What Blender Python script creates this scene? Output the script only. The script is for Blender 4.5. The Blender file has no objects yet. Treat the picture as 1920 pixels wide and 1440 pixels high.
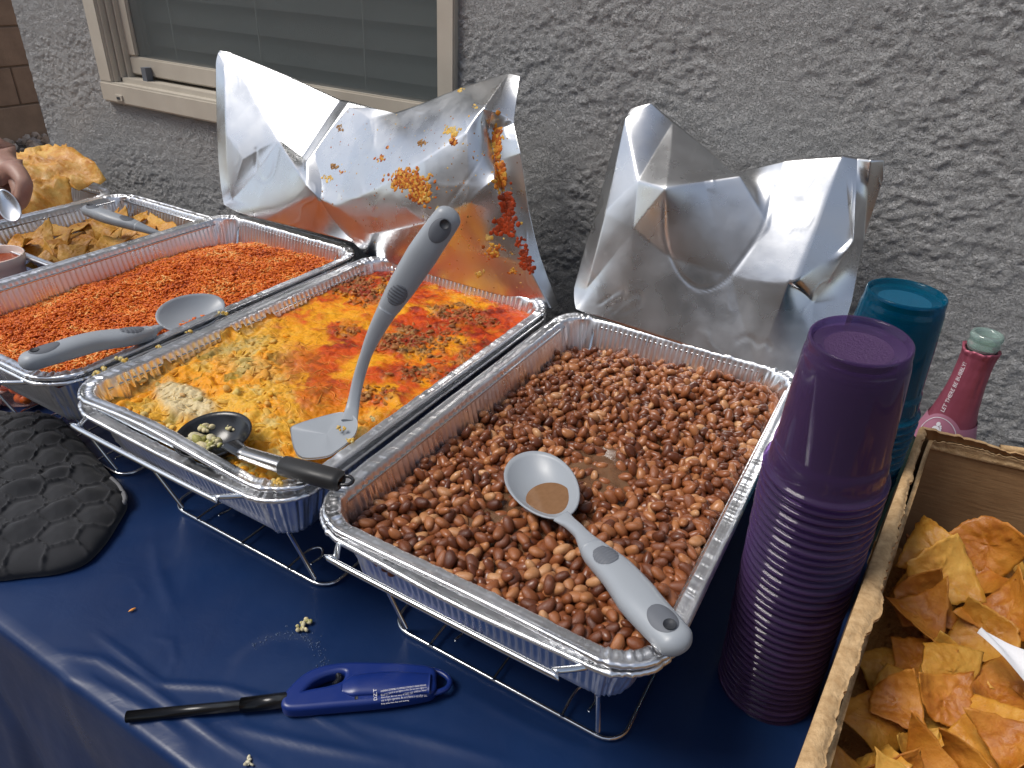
import bpy, bmesh, math, random
import numpy as np
from mathutils import Vector, Matrix
C = bpy.context.scene
COL = C.collection
rnd = random.Random(7)
NR = np.random.RandomState(11)
PI = math.pi

# ------------------------------------------------------------ camera, sky, sun
CAM = np.array([0.386878, -0.334423, 0.61689])
ROT = np.array([[0.862081, 0.504766, 0.04503], [-0.291715, 0.421621, 0.858568], [-0.41439, 0.75329, -0.510719]])
FPX = 1354.11
cd = bpy.data.cameras.new('camera'); cam = bpy.data.objects.new('camera', cd); COL.objects.link(cam)
m = Matrix.Identity(4)
for i in range(3):
    m[i][0] = ROT[0][i]; m[i][1] = ROT[1][i]; m[i][2] = -ROT[2][i]; m[i][3] = CAM[i]
cam.matrix_world = m
cd.sensor_width = 36; cd.lens = FPX * 36 / 1920; cd.clip_start = .02; cd.clip_end = 200
C.camera = cam
SUN_EL, SUN_AZ = math.radians(57), math.radians(-128)   # azimuth measured from +Y towards +X
w = bpy.data.worlds.new('World'); C.world = w; w.use_nodes = True
nt = w.node_tree; bg = nt.nodes['Background']
sk = nt.nodes.new('ShaderNodeTexSky'); sk.sky_type = 'NISHITA'; sk.sun_disc = False
sk.sun_elevation = SUN_EL; sk.sun_rotation = SUN_AZ; sk.dust_density = 1.5; sk.air_density = 1.0
hs = nt.nodes.new('ShaderNodeHueSaturation'); hs.inputs['Saturation'].default_value = .60     # thin high cloud
nt.links.new(sk.outputs[0], hs.inputs['Color']); nt.links.new(hs.outputs[0], bg.inputs[0]); bg.inputs[1].default_value = .135
sl = bpy.data.lights.new('sun', 'SUN'); sl.energy = 2.4; sl.angle = math.radians(24); sl.color = (1, .95, .88)
so = bpy.data.objects.new('sun', sl); COL.objects.link(so)
sd = Vector((math.sin(SUN_AZ) * math.cos(SUN_EL), math.cos(SUN_AZ) * math.cos(SUN_EL), math.sin(SUN_EL)))
so.rotation_euler = sd.to_track_quat('Z', 'Y').to_euler(); so.location = (0, 0, 3)
C.view_settings.view_transform = 'Standard'; C.view_settings.look = 'None'
C.view_settings.exposure = 0.18; C.view_settings.gamma = 1; C.view_settings.use_curve_mapping = False
C.cycles.max_bounces = 10; C.cycles.transparent_max_bounces = 40; C.cycles.transmission_bounces = 8

# ------------------------------------------------------------ helpers
def at(x, y, z=None, Y=None, X=None, dep=None):
    """the place in the yard that the survey of the photograph gives for a point of it, on a known plane"""
    d = np.array([(x - 960) / FPX, -(y - 720) / FPX, 1.0]) @ ROT
    if z is not None: t = (z - CAM[2]) / d[2]
    elif Y is not None: t = (Y - CAM[1]) / d[1]
    elif X is not None: t = (X - CAM[0]) / d[0]
    else: t = dep
    return CAM + t * d
def px(P):
    d = (np.asarray(P) - CAM) @ ROT.T
    return np.stack([960 + FPX * d[..., 0] / d[..., 2], 720 - FPX * d[..., 1] / d[..., 2]], -1)

def rootloc(p):
    v = Vector((0, 0, 0))
    while p is not None:
        v += p.location; p = p.parent
    return v
def tag(o, label=None, cat=None, group=None, kind=None):
    if label: o['label'] = label
    if cat: o['category'] = cat
    if group: o['group'] = group
    if kind: o['kind'] = kind
    return o
def empty(name, loc, label=None, cat=None, group=None):
    o = bpy.data.objects.new(name, None); COL.objects.link(o); o.location = tuple(loc); o.empty_display_size = .03
    return tag(o, label, cat, group)
def mesh(name, v, f, mat=None, smooth=True, mi=None):
    me = bpy.data.meshes.new(name)
    v = np.asarray(v, dtype=np.float32)
    if isinstance(f, np.ndarray):
        k = f.shape[1]; n = len(f)
        me.vertices.add(len(v)); me.vertices.foreach_set('co', v.ravel())
        me.loops.add(n * k); me.loops.foreach_set('vertex_index', f.astype(np.int32).ravel())
        me.polygons.add(n); me.polygons.foreach_set('loop_start', np.arange(0, n * k, k, dtype=np.int32))
        me.polygons.foreach_set('loop_total', np.full(n, k, dtype=np.int32))
        me.update(calc_edges=True)
    else:
        me.from_pydata([tuple(map(float, p)) for p in v], [], [tuple(map(int, p)) for p in f])
    if mat is not None:
        for mm in (mat if isinstance(mat, (list, tuple)) else [mat]): me.materials.append(mm)
    if mi is not None: me.polygons.foreach_set('material_index', np.asarray(mi, dtype=np.int32))
    me.polygons.foreach_set('use_smooth', np.full(len(me.polygons), bool(smooth)))
    return me
def link(name, me, parent=None, loc=None):
    o = bpy.data.objects.new(name, me); COL.objects.link(o); o.parent = parent
    if loc is not None: o.location = tuple(loc)
    return o
def obj(name, v, f, mat, parent=None, smooth=True, loc=None, mi=None):
    """world coordinates in; stored relative to the parent's (or its own) place"""
    base = np.array(rootloc(parent)) if parent is not None else (np.array(loc) if loc is not None else np.zeros(3))
    return link(name, mesh(name, np.asarray(v) - base, f, mat, smooth, mi), parent, None if parent is not None else loc)
def attr(me, name, vals, typ='FLOAT'):
    a = me.attributes.new(name, typ, 'POINT')
    a.data.foreach_set('value' if typ == 'FLOAT' else 'color', np.asarray(vals, dtype=np.float32).ravel())
def gridf(nu, nv, cu=False, cv=False):
    """quads of a nu x nv vertex grid (index u*nv+v), optionally closed"""
    iu = np.arange(nu if cu else nu - 1); iv = np.arange(nv if cv else nv - 1)
    U, V = np.meshgrid(iu, iv, indexing='ij'); U2 = (U + 1) % nu; V2 = (V + 1) % nv
    return np.stack([U * nv + V, U2 * nv + V, U2 * nv + V2, U * nv + V2], -1).reshape(-1, 4)
def box(x0, y0, z0, x1, y1, z1):
    v = [(x, y, z) for x in (x0, x1) for y in (y0, y1) for z in (z0, z1)]
    f = [(0, 1, 3, 2), (4, 6, 7, 5), (0, 4, 5, 1), (2, 3, 7, 6), (0, 2, 6, 4), (1, 5, 7, 3)]
    return v, f
def bevelbox(name, dims, mat, parent, b=.004, seg=2, jitter=0):
    v, f = box(*dims)
    bm = bmesh.new(); vs = [bm.verts.new(p) for p in v]; [bm.faces.new([vs[i] for i in q]) for q in f]
    if jitter:
        for q in bm.verts: q.co += Vector([rnd.uniform(-jitter, jitter) for _ in range(3)])
    bmesh.ops.bevel(bm, geom=bm.edges[:], offset=b, segments=seg, affect='EDGES')
    bmesh.ops.recalc_face_normals(bm, faces=bm.faces[:])
    me = bpy.data.meshes.new(name); base = rootloc(parent) if parent is not None else Vector((0, 0, 0))
    for q in bm.verts: q.co -= base
    bm.to_mesh(me); bm.free(); me.materials.append(mat)
    return link(name, me, parent)
# value noise on arrays
def vnoise(x, y, seed=0):
    g = np.random.RandomState(seed).rand(256, 256)
    xi = np.floor(x).astype(int); yi = np.floor(y).astype(int); fx = x - xi; fy = y - yi
    fx = fx * fx * fx * (fx * (fx * 6 - 15) + 10); fy = fy * fy * fy * (fy * (fy * 6 - 15) + 10)
    a = g[xi % 256, yi % 256]; b = g[(xi + 1) % 256, yi % 256]; c = g[xi % 256, (yi + 1) % 256]; d = g[(xi + 1) % 256, (yi + 1) % 256]
    return (a * (1 - fx) + b * fx) * (1 - fy) + (c * (1 - fx) + d * fx) * fy
def fbm(x, y, seed=0, o=4, lac=2.03, gain=.5):
    s = 0; a = 1; t = 0
    for k in range(o):
        s = s + a * (vnoise(x + 17.3 * k, y - 9.1 * k, seed + k) - .5); t += a; a *= gain; x = x * lac; y = y * lac
    return s / t * 2
def sstep(a, b, x):
    t = np.clip((x - a) / (b - a), 0, 1); return t * t * (3 - 2 * t)
def smooth_path(P, n, closed=False):
    """Catmull-Rom through the points"""
    P = np.asarray(P, float); k = len(P); out = []
    segs = k if closed else k - 1
    for i in range(segs):
        g = (lambda j: P[j % k]) if closed else (lambda j: P[min(max(j, 0), k - 1)])
        p0, p1, p2, p3 = g(i - 1), g(i), g(i + 1), g(i + 2)
        for t in np.linspace(0, 1, n, endpoint=False):
            out.append(.5 * ((2 * p1) + (-p0 + p2) * t + (2 * p0 - 5 * p1 + 4 * p2 - p3) * t * t + (-p0 + 3 * p1 - 3 * p2 + p3) * t ** 3))
    if not closed: out.append(P[-1])
    return np.array(out)
def tube_geo(P, r, n=8, closed=False, cap=True):
    P = np.asarray(P, float); m_ = len(P)
    T = np.roll(P, -1, 0) - np.roll(P, 1, 0)
    if not closed: T[0] = P[1] - P[0]; T[-1] = P[-1] - P[-2]
    T /= np.linalg.norm(T, axis=1)[:, None] + 1e-12
    up = np.array([0, 0, 1.]) if abs(T[0][2]) < .9 else np.array([1., 0, 0])
    N = np.cross(T[0], up); N /= np.linalg.norm(N); Ns = [N]
    for i in range(1, m_):
        N = Ns[-1] - T[i] * (Ns[-1] @ T[i]); N /= np.linalg.norm(N) + 1e-12; Ns.append(N)
    Ns = np.array(Ns); B = np.cross(T, Ns); R = np.broadcast_to(np.asarray(r, float), (m_,))
    a = np.linspace(0, 2 * PI, n, endpoint=False)
    V = P[:, None] + R[:, None, None] * (np.cos(a)[None, :, None] * Ns[:, None] + np.sin(a)[None, :, None] * B[:, None])
    V = V.reshape(-1, 3); F = [tuple(q) for q in gridf(m_, n, closed, True)]
    if cap and not closed: F += [tuple(range(n))[::-1], tuple((m_ - 1) * n + i for i in range(n))]
    return V, F
def merge(parts):
    V = []; F = []; k = 0
    for v, f in parts:
        V.append(np.asarray(v, float)); F += [tuple(i + k for i in q) for q in f]; k += len(v)
    return np.concatenate(V), F
def lathe_geo(prof, n=48, c=(0, 0, 0), ax=(0, 0, 1), close=False):
    """profile [(r, z)] turned about an axis through c"""
    ax = np.array(ax, float); ax /= np.linalg.norm(ax); u = np.cross(ax, [0, 1, 0]); u /= np.linalg.norm(u); v = np.cross(ax, u)
    a = np.linspace(0, 2 * PI, n, endpoint=False)
    V = np.array([[np.array(c) + ax * z + r * (math.cos(t) * u + math.sin(t) * v) for t in a] for r, z in prof]).reshape(-1, 3)
    return V, [tuple(q) for q in gridf(len(prof), n, False, True)]
def tri_fan(v, f, ring):
    return f + [tuple(ring)]
def evaluated(o, name=None):
    dg = bpy.context.evaluated_depsgraph_get(); dg.update()
    me = bpy.data.meshes.new_from_object(o.evaluated_get(dg)); o.modifiers.clear(); o.data = me
    return o
def coords(me):
    a = np.empty(len(me.vertices) * 3, np.float32); me.vertices.foreach_get('co', a); return a.reshape(-1, 3).astype(float)
def normals(me):
    a = np.empty(len(me.vertices) * 3, np.float32); me.vertices.foreach_get('normal', a); return a.reshape(-1, 3).astype(float)
def setco(me, v): me.vertices.foreach_set('co', np.asarray(v, np.float32).ravel()); me.update()
def text_mesh(s, size, align='LEFT'):
    cu = bpy.data.curves.new('lettering', 'FONT'); cu.body = s; cu.size = size; cu.align_x = align; cu.resolution_u = 2
    o = bpy.data.objects.new('lettering', cu); COL.objects.link(o)
    dg = bpy.context.evaluated_depsgraph_get(); me = bpy.data.meshes.new_from_object(o.evaluated_get(dg))
    v = coords(me); f = [tuple(p.vertices) for p in me.polygons]
    bpy.data.objects.remove(o); return v, f
def rotz(v, a):
    c, s = math.cos(a), math.sin(a); v = np.asarray(v, float); return np.stack([v[:, 0] * c - v[:, 1] * s, v[:, 0] * s + v[:, 1] * c, v[:, 2]], 1)

# ------------------------------------------------------------ materials
class Mat:
    def __init__(s, name, base=(.5, .5, .5), rough=.5, metal=0, **kw):
        s.m = bpy.data.materials.new(name); s.m.use_nodes = True; s.t = s.m.node_tree
        s.b = s.t.nodes['Principled BSDF']; s.b.inputs['Base Color'].default_value = (*base, 1)
        s.b.inputs['Roughness'].default_value = rough; s.b.inputs['Metallic'].default_value = metal
        for k, v in kw.items(): s.b.inputs[k.replace('_', ' ')].default_value = v
    def n(s, typ, **kw):
        nd = s.t.nodes.new('ShaderNode' + typ)
        for k, v in kw.items():
            if hasattr(nd, k) and k not in ('inputs',): setattr(nd, k, v)
            else: nd.inputs[k.replace('_', ' ')].default_value = v
        return nd
    def l(s, a, b): s.t.links.new(a, b); return s
    def obc(s):
        if not hasattr(s, '_c'): s._c = s.n('TexCoord').outputs['Object']
        return s._c
    def noise(s, scale, detail=4, rough=.55, dist=0, vec=None):
        nd = s.n('TexNoise', Scale=scale, Detail=detail, Roughness=rough, Distortion=dist)
        s.l(vec or s.obc(), nd.inputs['Vector']); return nd.outputs['Fac']
    def voro(s, scale, feature='F1', out='Distance', vec=None):
        nd = s.n('TexVoronoi', feature=feature, Scale=scale); s.l(vec or s.obc(), nd.inputs['Vector']); return nd.outputs[out]
    def ramp(s, fac, stops):
        nd = s.n('ValToRGB'); e = nd.color_ramp.elements
        while len(e) < len(stops): e.new(.5)
        for q, (p, c) in zip(e, stops): q.position = p; q.color = (*c, 1) if len(c) == 3 else c
        s.l(fac, nd.inputs[0]); return nd.outputs[0]
    def mixc(s, fac, a, b, mode='MIX'):
        nd = s.n('Mix', data_type='RGBA', blend_type=mode)
        for src, i in ((fac, 0), (a, 6), (b, 7)):
            if isinstance(src, (int, float)): nd.inputs[i].default_value = src
            elif isinstance(src, tuple): nd.inputs[i].default_value = (*src, 1)
            else: s.l(src, nd.inputs[i])
        return nd.outputs[2]
    def math(s, op, a, b=0.):
        nd = s.n('Math', operation=op)
        for src, i in ((a, 0), (b, 1)):
            if isinstance(src, (int, float)): nd.inputs[i].default_value = src
            else: s.l(src, nd.inputs[i])
        return nd.outputs[0]
    def map(s, v, a, b, c, d):
        nd = s.n('MapRange'); s.l(v, nd.inputs[0])
        for i, q in zip((1, 2, 3, 4), (a, b, c, d)): nd.inputs[i].default_value = q
        return nd.outputs[0]
    def base(s, c): return s.l(c, s.b.inputs['Base Color'])
    def rough(s, c): return s.l(c, s.b.inputs['Roughness'])
    def bump(s, h, strength=.5, dist=.001):
        nd = s.n('Bump', Strength=strength, Distance=dist); s.l(h, nd.inputs['Height'])
        if getattr(s, '_bp', None) is not None: s.l(s._bp, nd.inputs['Normal'])
        s._bp = nd.outputs[0]; s.l(s._bp, s.b.inputs['Normal']); return s
    def attr(s, name, out='Fac'): return s.n('Attribute', attribute_name=name).outputs[out]

def foil(name, rough=.30, base=(.87, .88, .90), smear=True, bump=.25):
    M = Mat(name, base, rough, 1.0)
    n1 = M.noise(35, 3); M.bump(n1, bump * .6, .002); n2 = M.noise(400, 2); M.bump(n2, bump * .5, .0003)
    if smear: M.rough(M.map(M.noise(14, 5), .3, .7, rough * .7, rough * 1.5))
    return M
M_foil = foil('foil').m
M_lid = foil('lid_foil', .27, (.64, .65, .66), bump=.12).m
M_wire = Mat('chromed_wire', (.72, .74, .76), .16, 1).m
def plast(name, c, r=.42, **kw):
    M = Mat(name, c, r, 0, **kw); M.bump(M.noise(900, 2), .12, .0002); M.rough(M.map(M.noise(40, 4), .3, .7, r * .85, r * 1.2)); return M.m
M_grey = plast('grey_nylon', (.30, .325, .355), .38)
M_pad = plast('dark_grey_rubber', (.115, .125, .145), .6)
M_black = plast('black_nylon', (.012, .013, .016), .22)
M_blackrub = plast('black_grip', (.018, .018, .019), .5)
M_steel = Mat('brushed_steel', (.55, .54, .52), .25, 1).m
M_hole = Mat('hole_shade_and_window', (.03, .033, .04), .6).m  # dark colour painted for shade inside holes; also the lighter's level window

M = Mat('stucco', (.37, .37, .38), .93)
nz = M.noise(2.2, 5, .6)
M.base(M.mixc(M.map(nz, .3, .7, 0, 1), (.43, .43, .432), (.52, .515, .51)))
mp = M.n('Mapping'); M.l(M.obc(), mp.inputs[0]); mp.inputs['Scale'].default_value = (1, 1, 1.6)
lace = M.map(M.noise(150, 8, .74, .05, vec=mp.outputs[0]), .48, .54, 0, 1); M.bump(lace, 1., .0024)
M.bump(M.map(M.noise(330, 4, .7), .44, .58, 0, 1), .9, .0015); M.bump(M.noise(600, 3, .6), .5, .0007)
M_stucco = M.m
M = Mat('vinyl', (.50, .455, .385), .45); M.base(M.mixc(M.map(M.noise(8, 5), .35, .7, 0, 1), (.52, .475, .40), (.43, .385, .32))); M.bump(M.noise(250, 3), .1, .0005)
M_vinyl = M.m
M = Mat('blind_slat', (.42, .50, .49), .5); M_slat = M.m
# ------------------------------------------------------------ ground, block wall
gx = np.linspace(-9, 9, 91); gy = np.linspace(-8, 10, 91)
GX, GY = np.meshgrid(gx, gy, indexing='ij')
M = Mat('soil', (.14, .12, .10), .95); M.base(M.mixc(M.noise(3, 6), (.10, .085, .07), (.17, .145, .12))); M.bump(M.noise(40, 6), .8, .02)
gv = np.stack([GX * 6, GY * 6, -.745 + .01 * fbm(GX, GY, 3)], -1).reshape(-1, 3)
tag(obj('ground', gv, gridf(91, 91), M.m), 'bare tan soil of the yard under the gravel', 'ground', kind='structure')
# gravel beyond the house corner
M = Mat('gravel', (.4, .34, .29), .9); M.base(M.ramp(M.attr('tone'), [(0, (.34, .25, .18)), (.35, (.52, .38, .27)), (.6, (.58, .46, .37)), (.85, (.42, .36, .31)), (1, (.72, .60, .48))])); M.bump(M.noise(60, 4), .5, .01)
bm = bmesh.new(); bmesh.ops.create_icosphere(bm, subdivisions=1, radius=1); ico = np.array([v.co[:] for v in bm.verts]); icof = np.array([[v.index for v in f.verts] for f in bm.faces]); bm.free()
def scatter(tv, tf, pos, rot, scl, jit=0, seed=0):
    """copies of a small template as one vertex array; rot (n,3,3), scl (n,3)"""
    n = len(pos); R_ = np.random.RandomState(seed)
    V = tv[None] * scl[:, None] * (1 + jit * R_.uniform(-1, 1, (n, len(tv), 1)))
    V = np.einsum('nij,nkj->nki', rot, V) + pos[:, None]
    F = (tf[None] + (np.arange(n) * len(tv))[:, None, None]).reshape(-1, tf.shape[1])
    return V.reshape(-1, 3), F
def randrot(n, tilt=PI, seed=0, yaw=None):
    R_ = np.random.RandomState(seed); a = R_.uniform(0, 2 * PI, n) if yaw is None else yaw
    tx = R_.normal(0, tilt, n); ty = R_.normal(0, tilt, n)
    def rx(t): c, s, o, i = np.cos(t), np.sin(t), np.zeros(n), np.ones(n); return np.stack([np.stack([i, o, o], 1), np.stack([o, c, -s], 1), np.stack([o, s, c], 1)], 1)
    def ry(t): c, s, o, i = np.cos(t), np.sin(t), np.zeros(n), np.ones(n); return np.stack([np.stack([c, o, s], 1), np.stack([o, i, o], 1), np.stack([-s, o, c], 1)], 1)
    def rz(t): c, s, o, i = np.cos(t), np.sin(t), np.zeros(n), np.ones(n); return np.stack([np.stack([c, -s, o], 1), np.stack([s, c, o], 1), np.stack([o, o, i], 1)], 1)
    return np.einsum('nij,njk,nkl->nil', rz(a), ry(ty), rx(tx))
n = 5200
gp = np.stack([NR.uniform(-5.7, -1.4, n), NR.uniform(.9, 3.9, n), NR.uniform(-.745, -.70, n)], 1)
gs = NR.uniform(.018, .042, (n, 1)) * NR.uniform(.6, 1.2, (n, 3))
v, f = scatter(ico, icof, gp, randrot(n, 1.5, 4), gs, .22, 5)
o = obj('gravel', v, f, M.m, smooth=False); attr(o.data, 'tone', np.repeat(NR.rand(n), len(ico)))
tag(o, 'loose tan and grey landscaping stones past the house corner', 'gravel', kind='stuff')
# block wall running away past the corner
def block_mat(name, a, b):
    M = Mat(name, a, .95); M.base(M.mixc(M.map(M.noise(9, 6, .6), .3, .7, 0, 1), a, b)); M.bump(M.noise(90, 5, .7), .6, .006); return M.m
Mb = [block_mat('tan_block_%d' % i, c, tuple(k * .72 for k in c)) for i, c in enumerate(((.43, .28, .185), (.47, .30, .195), (.39, .25, .165)))]
Mmort = block_mat('mortar', (.24, .17, .12), (.19, .135, .095))
def block_wall(label, org, ux, nblk, ncourse, h, L, thick=.15, z0=-.74):
    wll = empty('block_wall', (*org, z0), label, 'wall')
    ux = np.array(ux, float); nx = np.array([-ux[1], ux[0]])
    def place(s0, s1, t0, t1, a, b, name, mat, bev):
        v, f = box(s0, t0, a, s1, t1, b)
        v = np.array(v); q = np.array(org)[None] + v[:, :1] * ux + v[:, 1:2] * nx
        bm = bmesh.new(); vs = [bm.verts.new((*p, z)) for p, z in zip(q - np.array(org), v[:, 2])]; [bm.faces.new([vs[i] for i in k]) for k in f]
        bmesh.ops.recalc_face_normals(bm, faces=bm.faces[:])
        if bev: bmesh.ops.bevel(bm, geom=bm.edges[:], offset=.006, segments=1, affect='EDGES')
        me = bpy.data.meshes.new(name); bm.to_mesh(me); bm.free(); me.materials.append(mat); return link(name, me, wll)
    place(.012, nblk * L - .012, .012, thick - .012, 0, ncourse * h - .01, 'mortar', Mmort, False)
    for c in range(ncourse):
        off = (c % 2) * L / 2
        for k in range(-1, nblk):
            a = max(0, k * L + off); b = min(nblk * L, (k + 1) * L + off)
            if b - a > .02: place(a + .005, b - .005, 0 + rnd.uniform(-.003, .003), thick, c * h + .005, (c + 1) * h - .005, 'block', Mb[rnd.randrange(3)], True)
block_wall('tan concrete block wall seen past the corner of the grey house', (-5.6, 6.0), (0, -1), 11, 8, .256, .512)
block_wall('long tan concrete block wall added unseen behind the camera for foil reflections', (-5.5, -4.2), (1, 0), 26, 7, .21, .42)  # unseen wall added so the foil lids mirror something brown

# unseen house added behind the camera to darken foil reflections and block sky
nh = empty('reflection_house', (0, -7.5, -.74), 'added unseen two storey tan stucco house for foil reflections beyond the rear block wall', 'house')
M = Mat('tan_stucco', (.5, .42, .35), .95); M.base(M.mixc(M.noise(2, 5), (.46, .39, .33), (.56, .48, .41))); M.bump(M.noise(60, 6), .5, .01)
bevelbox('wall', (-7, -10.5, -.74, 7.5, -7.5, 4.6), M.m, nh, .02)
M = Mat('roof_tile', (.20, .11, .075), .9); M.bump(M.n('TexWave', Scale=3.).outputs['Fac'], .6, .05)
obj('roof', [(-7.5, -7.1, 4.6), (8, -7.1, 4.6), (8, -9, 5.7), (-7.5, -9, 5.7), (-7.5, -10.9, 4.6), (8, -10.9, 4.6)], [(0, 1, 2, 3), (3, 2, 5, 4), (0, 4, 5, 1), (0, 3, 4), (1, 5, 2)], M.m, nh, smooth=False)
for x in (-4.5, -1.2, 3.0):
    w_ = bevelbox('window', (x, -7.53, 2.2, x + 1.3, -7.42, 3.4), Mat('frame_paint', (.6, .57, .5), .5).m, nh, .01)
    bevelbox('pane', (x + .08, -7.43, 2.28, x + 1.22, -7.41, 3.32), Mat('dark_pane', (.02, .025, .03), .05).m, w_, .001)

# ------------------------------------------------------------ stucco house wall with its window
WY = .68
wx0, wx1, wz0, wz1 = -1.218, -.297, .304, 1.35     # window opening
house = empty('stucco_wall', (-.2, WY, -.74), 'rough grey stucco house wall behind the buffet table', 'wall')
def relief(x, z):
    n1 = fbm(x * 7, z * 11, 21, 3); wz_ = z + .006 * n1
    p1 = fbm(x * 34, wz_ * 74, 41, 4, gain=.66); p2 = fbm(x * 95 + 7, wz_ * 125, 46, 2, gain=.7)
    keep = sstep(-.25, .25, fbm(x * 5, z * 8, 61, 3))             # smoother trowelled areas come and go
    step = np.tanh((p1 + .05) * 16)
    clod = np.tanh((p2 - .08) * 14)
    return .0006 * step * (.5 + .5 * keep) + .0007 * clod * (.45 + .55 * keep) + .0008 * n1
def stucco_patch(name, x0, x1, z0, z1, step):
    nx_, nz_ = int((x1 - x0) / step) + 2, int((z1 - z0) / step) + 2
    X, Z = np.meshgrid(np.linspace(x0, x1, nx_), np.linspace(z0, z1, nz_), indexing='ij')
    return np.stack([X, WY - relief(X, Z), Z], -1).reshape(-1, 3), gridf(nx_, nz_)[:, ::-1] if False else gridf(nx_, nz_)
pieces = [stucco_patch('a', -1.5, wx0, -.1, .78, .0028), stucco_patch('b', wx0, wx1, -.1, wz0, .0028), stucco_patch('c', wx1, 1.15, -.1, .95, .0027)]
pieces += [stucco_patch('d', -1.5, wx0, .78, 2.2, .03), stucco_patch('e', wx0, wx1, wz1, 2.2, .03), stucco_patch('f', wx1, 1.15, .95, 2.2, .03), stucco_patch('g', 1.15, 5, -.74, 2.2, .04), stucco_patch('h', -1.5, 1.15, -.74, -.1, .03)]
V = np.concatenate([p[0] for p in pieces]); k = 0; F = []
for p in pieces: F.append(p[1] + k); k += len(p[0])
obj('stucco_face', V, np.concatenate(F), M_stucco, house)
Yr, Zr = np.meshgrid(np.linspace(0, 4, 200), np.linspace(-.74, 2.2, 300), indexing='ij')
obj('return_wall', np.stack([-1.5 - relief(Yr + 7, Zr) * 1.2, WY + Yr, Zr], -1).reshape(-1, 3), gridf(200, 300)[:, ::-1], M_stucco, house)
M = Mat('dark_room', (.05, .05, .05), .9)
v, f = box(wx0 - .1, WY + .35, wz0 - .2, wx1 + .1, WY + .4, wz1 + .1); obj('room_back', v, f, M.m, house, smooth=False)
# window
win = empty('window', ((wx0 + wx1) / 2, WY, wz0), 'beige vinyl framed window with grey insect screen and closed blinds', 'window')
def fr(name, x0, x1, z0, z1, y0, y1, mat=M_vinyl, b=.002): return bevelbox(name, (x0, y0, z0, x1, y1, z1), mat, win, b)
fo = .040
yo = WY - .012
fr('frame', wx0, wx0 + fo, wz0 + fo - .001, wz1, yo, WY + .07)
fr('frame', wx1 - fo * .8, wx1, wz0 + fo - .001, wz1, yo, WY + .07)
sill = fr('sill', wx0 - .002, wx1 + .002, wz0 - .002, wz0 + fo, yo - .003, WY + .07, b=.004)
v, f = box(wx0 + .050, yo - .006, wz0 + .006, wx0 + .072, yo - .002, wz0 + .017); wh = obj('weep_hole', v, f, M_vinyl, sill, smooth=False)
v, f = box(wx0 + .055, yo - .0065, wz0 + .008, wx0 + .066, yo - .0055, wz0 + .0135); obj('slot_patch', v, f, M_hole, sill, smooth=False)  # dark patch on the cover; the opening's shade is put into its colour
# recessed tracks and sash
for i, (o_, y_) in enumerate(((0, .006), (.010, .016), (.020, .026))):
    fr('track', wx0 + fo + o_ - .001, wx0 + fo + o_ + .006, wz0 + fo, wz1, WY + y_ - .012, WY + .08, b=.001)
fr('sill_track', wx0 + fo, wx1 - fo * .8, wz0 + fo - .002, wz0 + fo + .010, WY + .004, WY + .07, b=.001)
M_dk = Mat('shadow_gap', (.10, .09, .075), .6).m
fr('sash_rail', wx0 + fo + .026, wx1 - fo * .8, wz0 + fo + .016, wz0 + fo + .052, WY + .022, WY + .06, b=.003)
fr('sash_stile', wx0 + fo + .022, wx0 + fo + .052, wz0 + fo + .052, wz1, WY + .022, WY + .06, b=.003)
v, f = box(wx0 + .122, WY + .006, wz0 + fo + .006, wx0 + .136, WY + .021, wz0 + fo + .036); obj('latch', v, f, M_pad, win, smooth=False)
M = Mat('insect_screen', (.11, .125, .125), .75)
tr = M.n('BsdfTransparent'); mx = M.n('MixShader'); mx.inputs[0].default_value = .42
M.l(tr.outputs[0], mx.inputs[1]); M.l(M.b.outputs[0], mx.inputs[2]); M.l(mx.outputs[0], M.t.nodes['Material Output'].inputs[0])
M.bump(M.n('TexWave').outputs['Fac'], .1, .0002)
sx0, sx1 = wx0 + fo + .05, wx1 - fo * .8
v, f = box(sx0, WY + .0285, wz0 + fo + .05, sx1, WY + .029, wz1); obj('insect_screen', v, f, M.m, win, smooth=False)
fr('screen_frame', sx1 - .010, sx1 - .002, wz0 + fo + .01, wz1, WY + .010, WY + .03, mat=M_pad, b=.001)
M = Mat('pane_glass', (1, 1, 1), .02); M.b.inputs['Transmission Weight'].default_value = 1; M.b.inputs['IOR'].default_value = 1.45
v, f = box(sx0, WY + .045, wz0 + fo + .04, sx1, WY + .049, wz1); obj('pane', v, f, M.m, win, smooth=False)
bl = empty('window_blinds', ((wx0 + wx1) / 2, WY + .1, wz0), 'closed grey green horizontal blinds behind the beige window', 'blinds')
for k in range(14):
    z = wz0 + .02 + k * .046
    X, S = np.meshgrid(np.linspace(wx0 + .02, wx1 - .01, 12), np.linspace(0, 1, 7), indexing='ij')
    Y = WY + .066 + .030 * S - .004 * np.sin(S * PI); Z = z + S * .052
    v = np.stack([X, Y, Z], -1).reshape(-1, 3)
    v2 = v + [0, .003, 0]
    obj('slat', np.concatenate([v, v2]), np.concatenate([gridf(12, 7), gridf(12, 7)[:, ::-1] + 84]), M_slat, bl)
for x in (wx0 + .17, wx0 + .42, wx0 + .68):
    v, f = tube_geo([(x, WY + .064, wz0), (x + .004, WY + .062, wz1)], .0014, 6); obj('ladder_cord', v, f, M_slat, bl)
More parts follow.
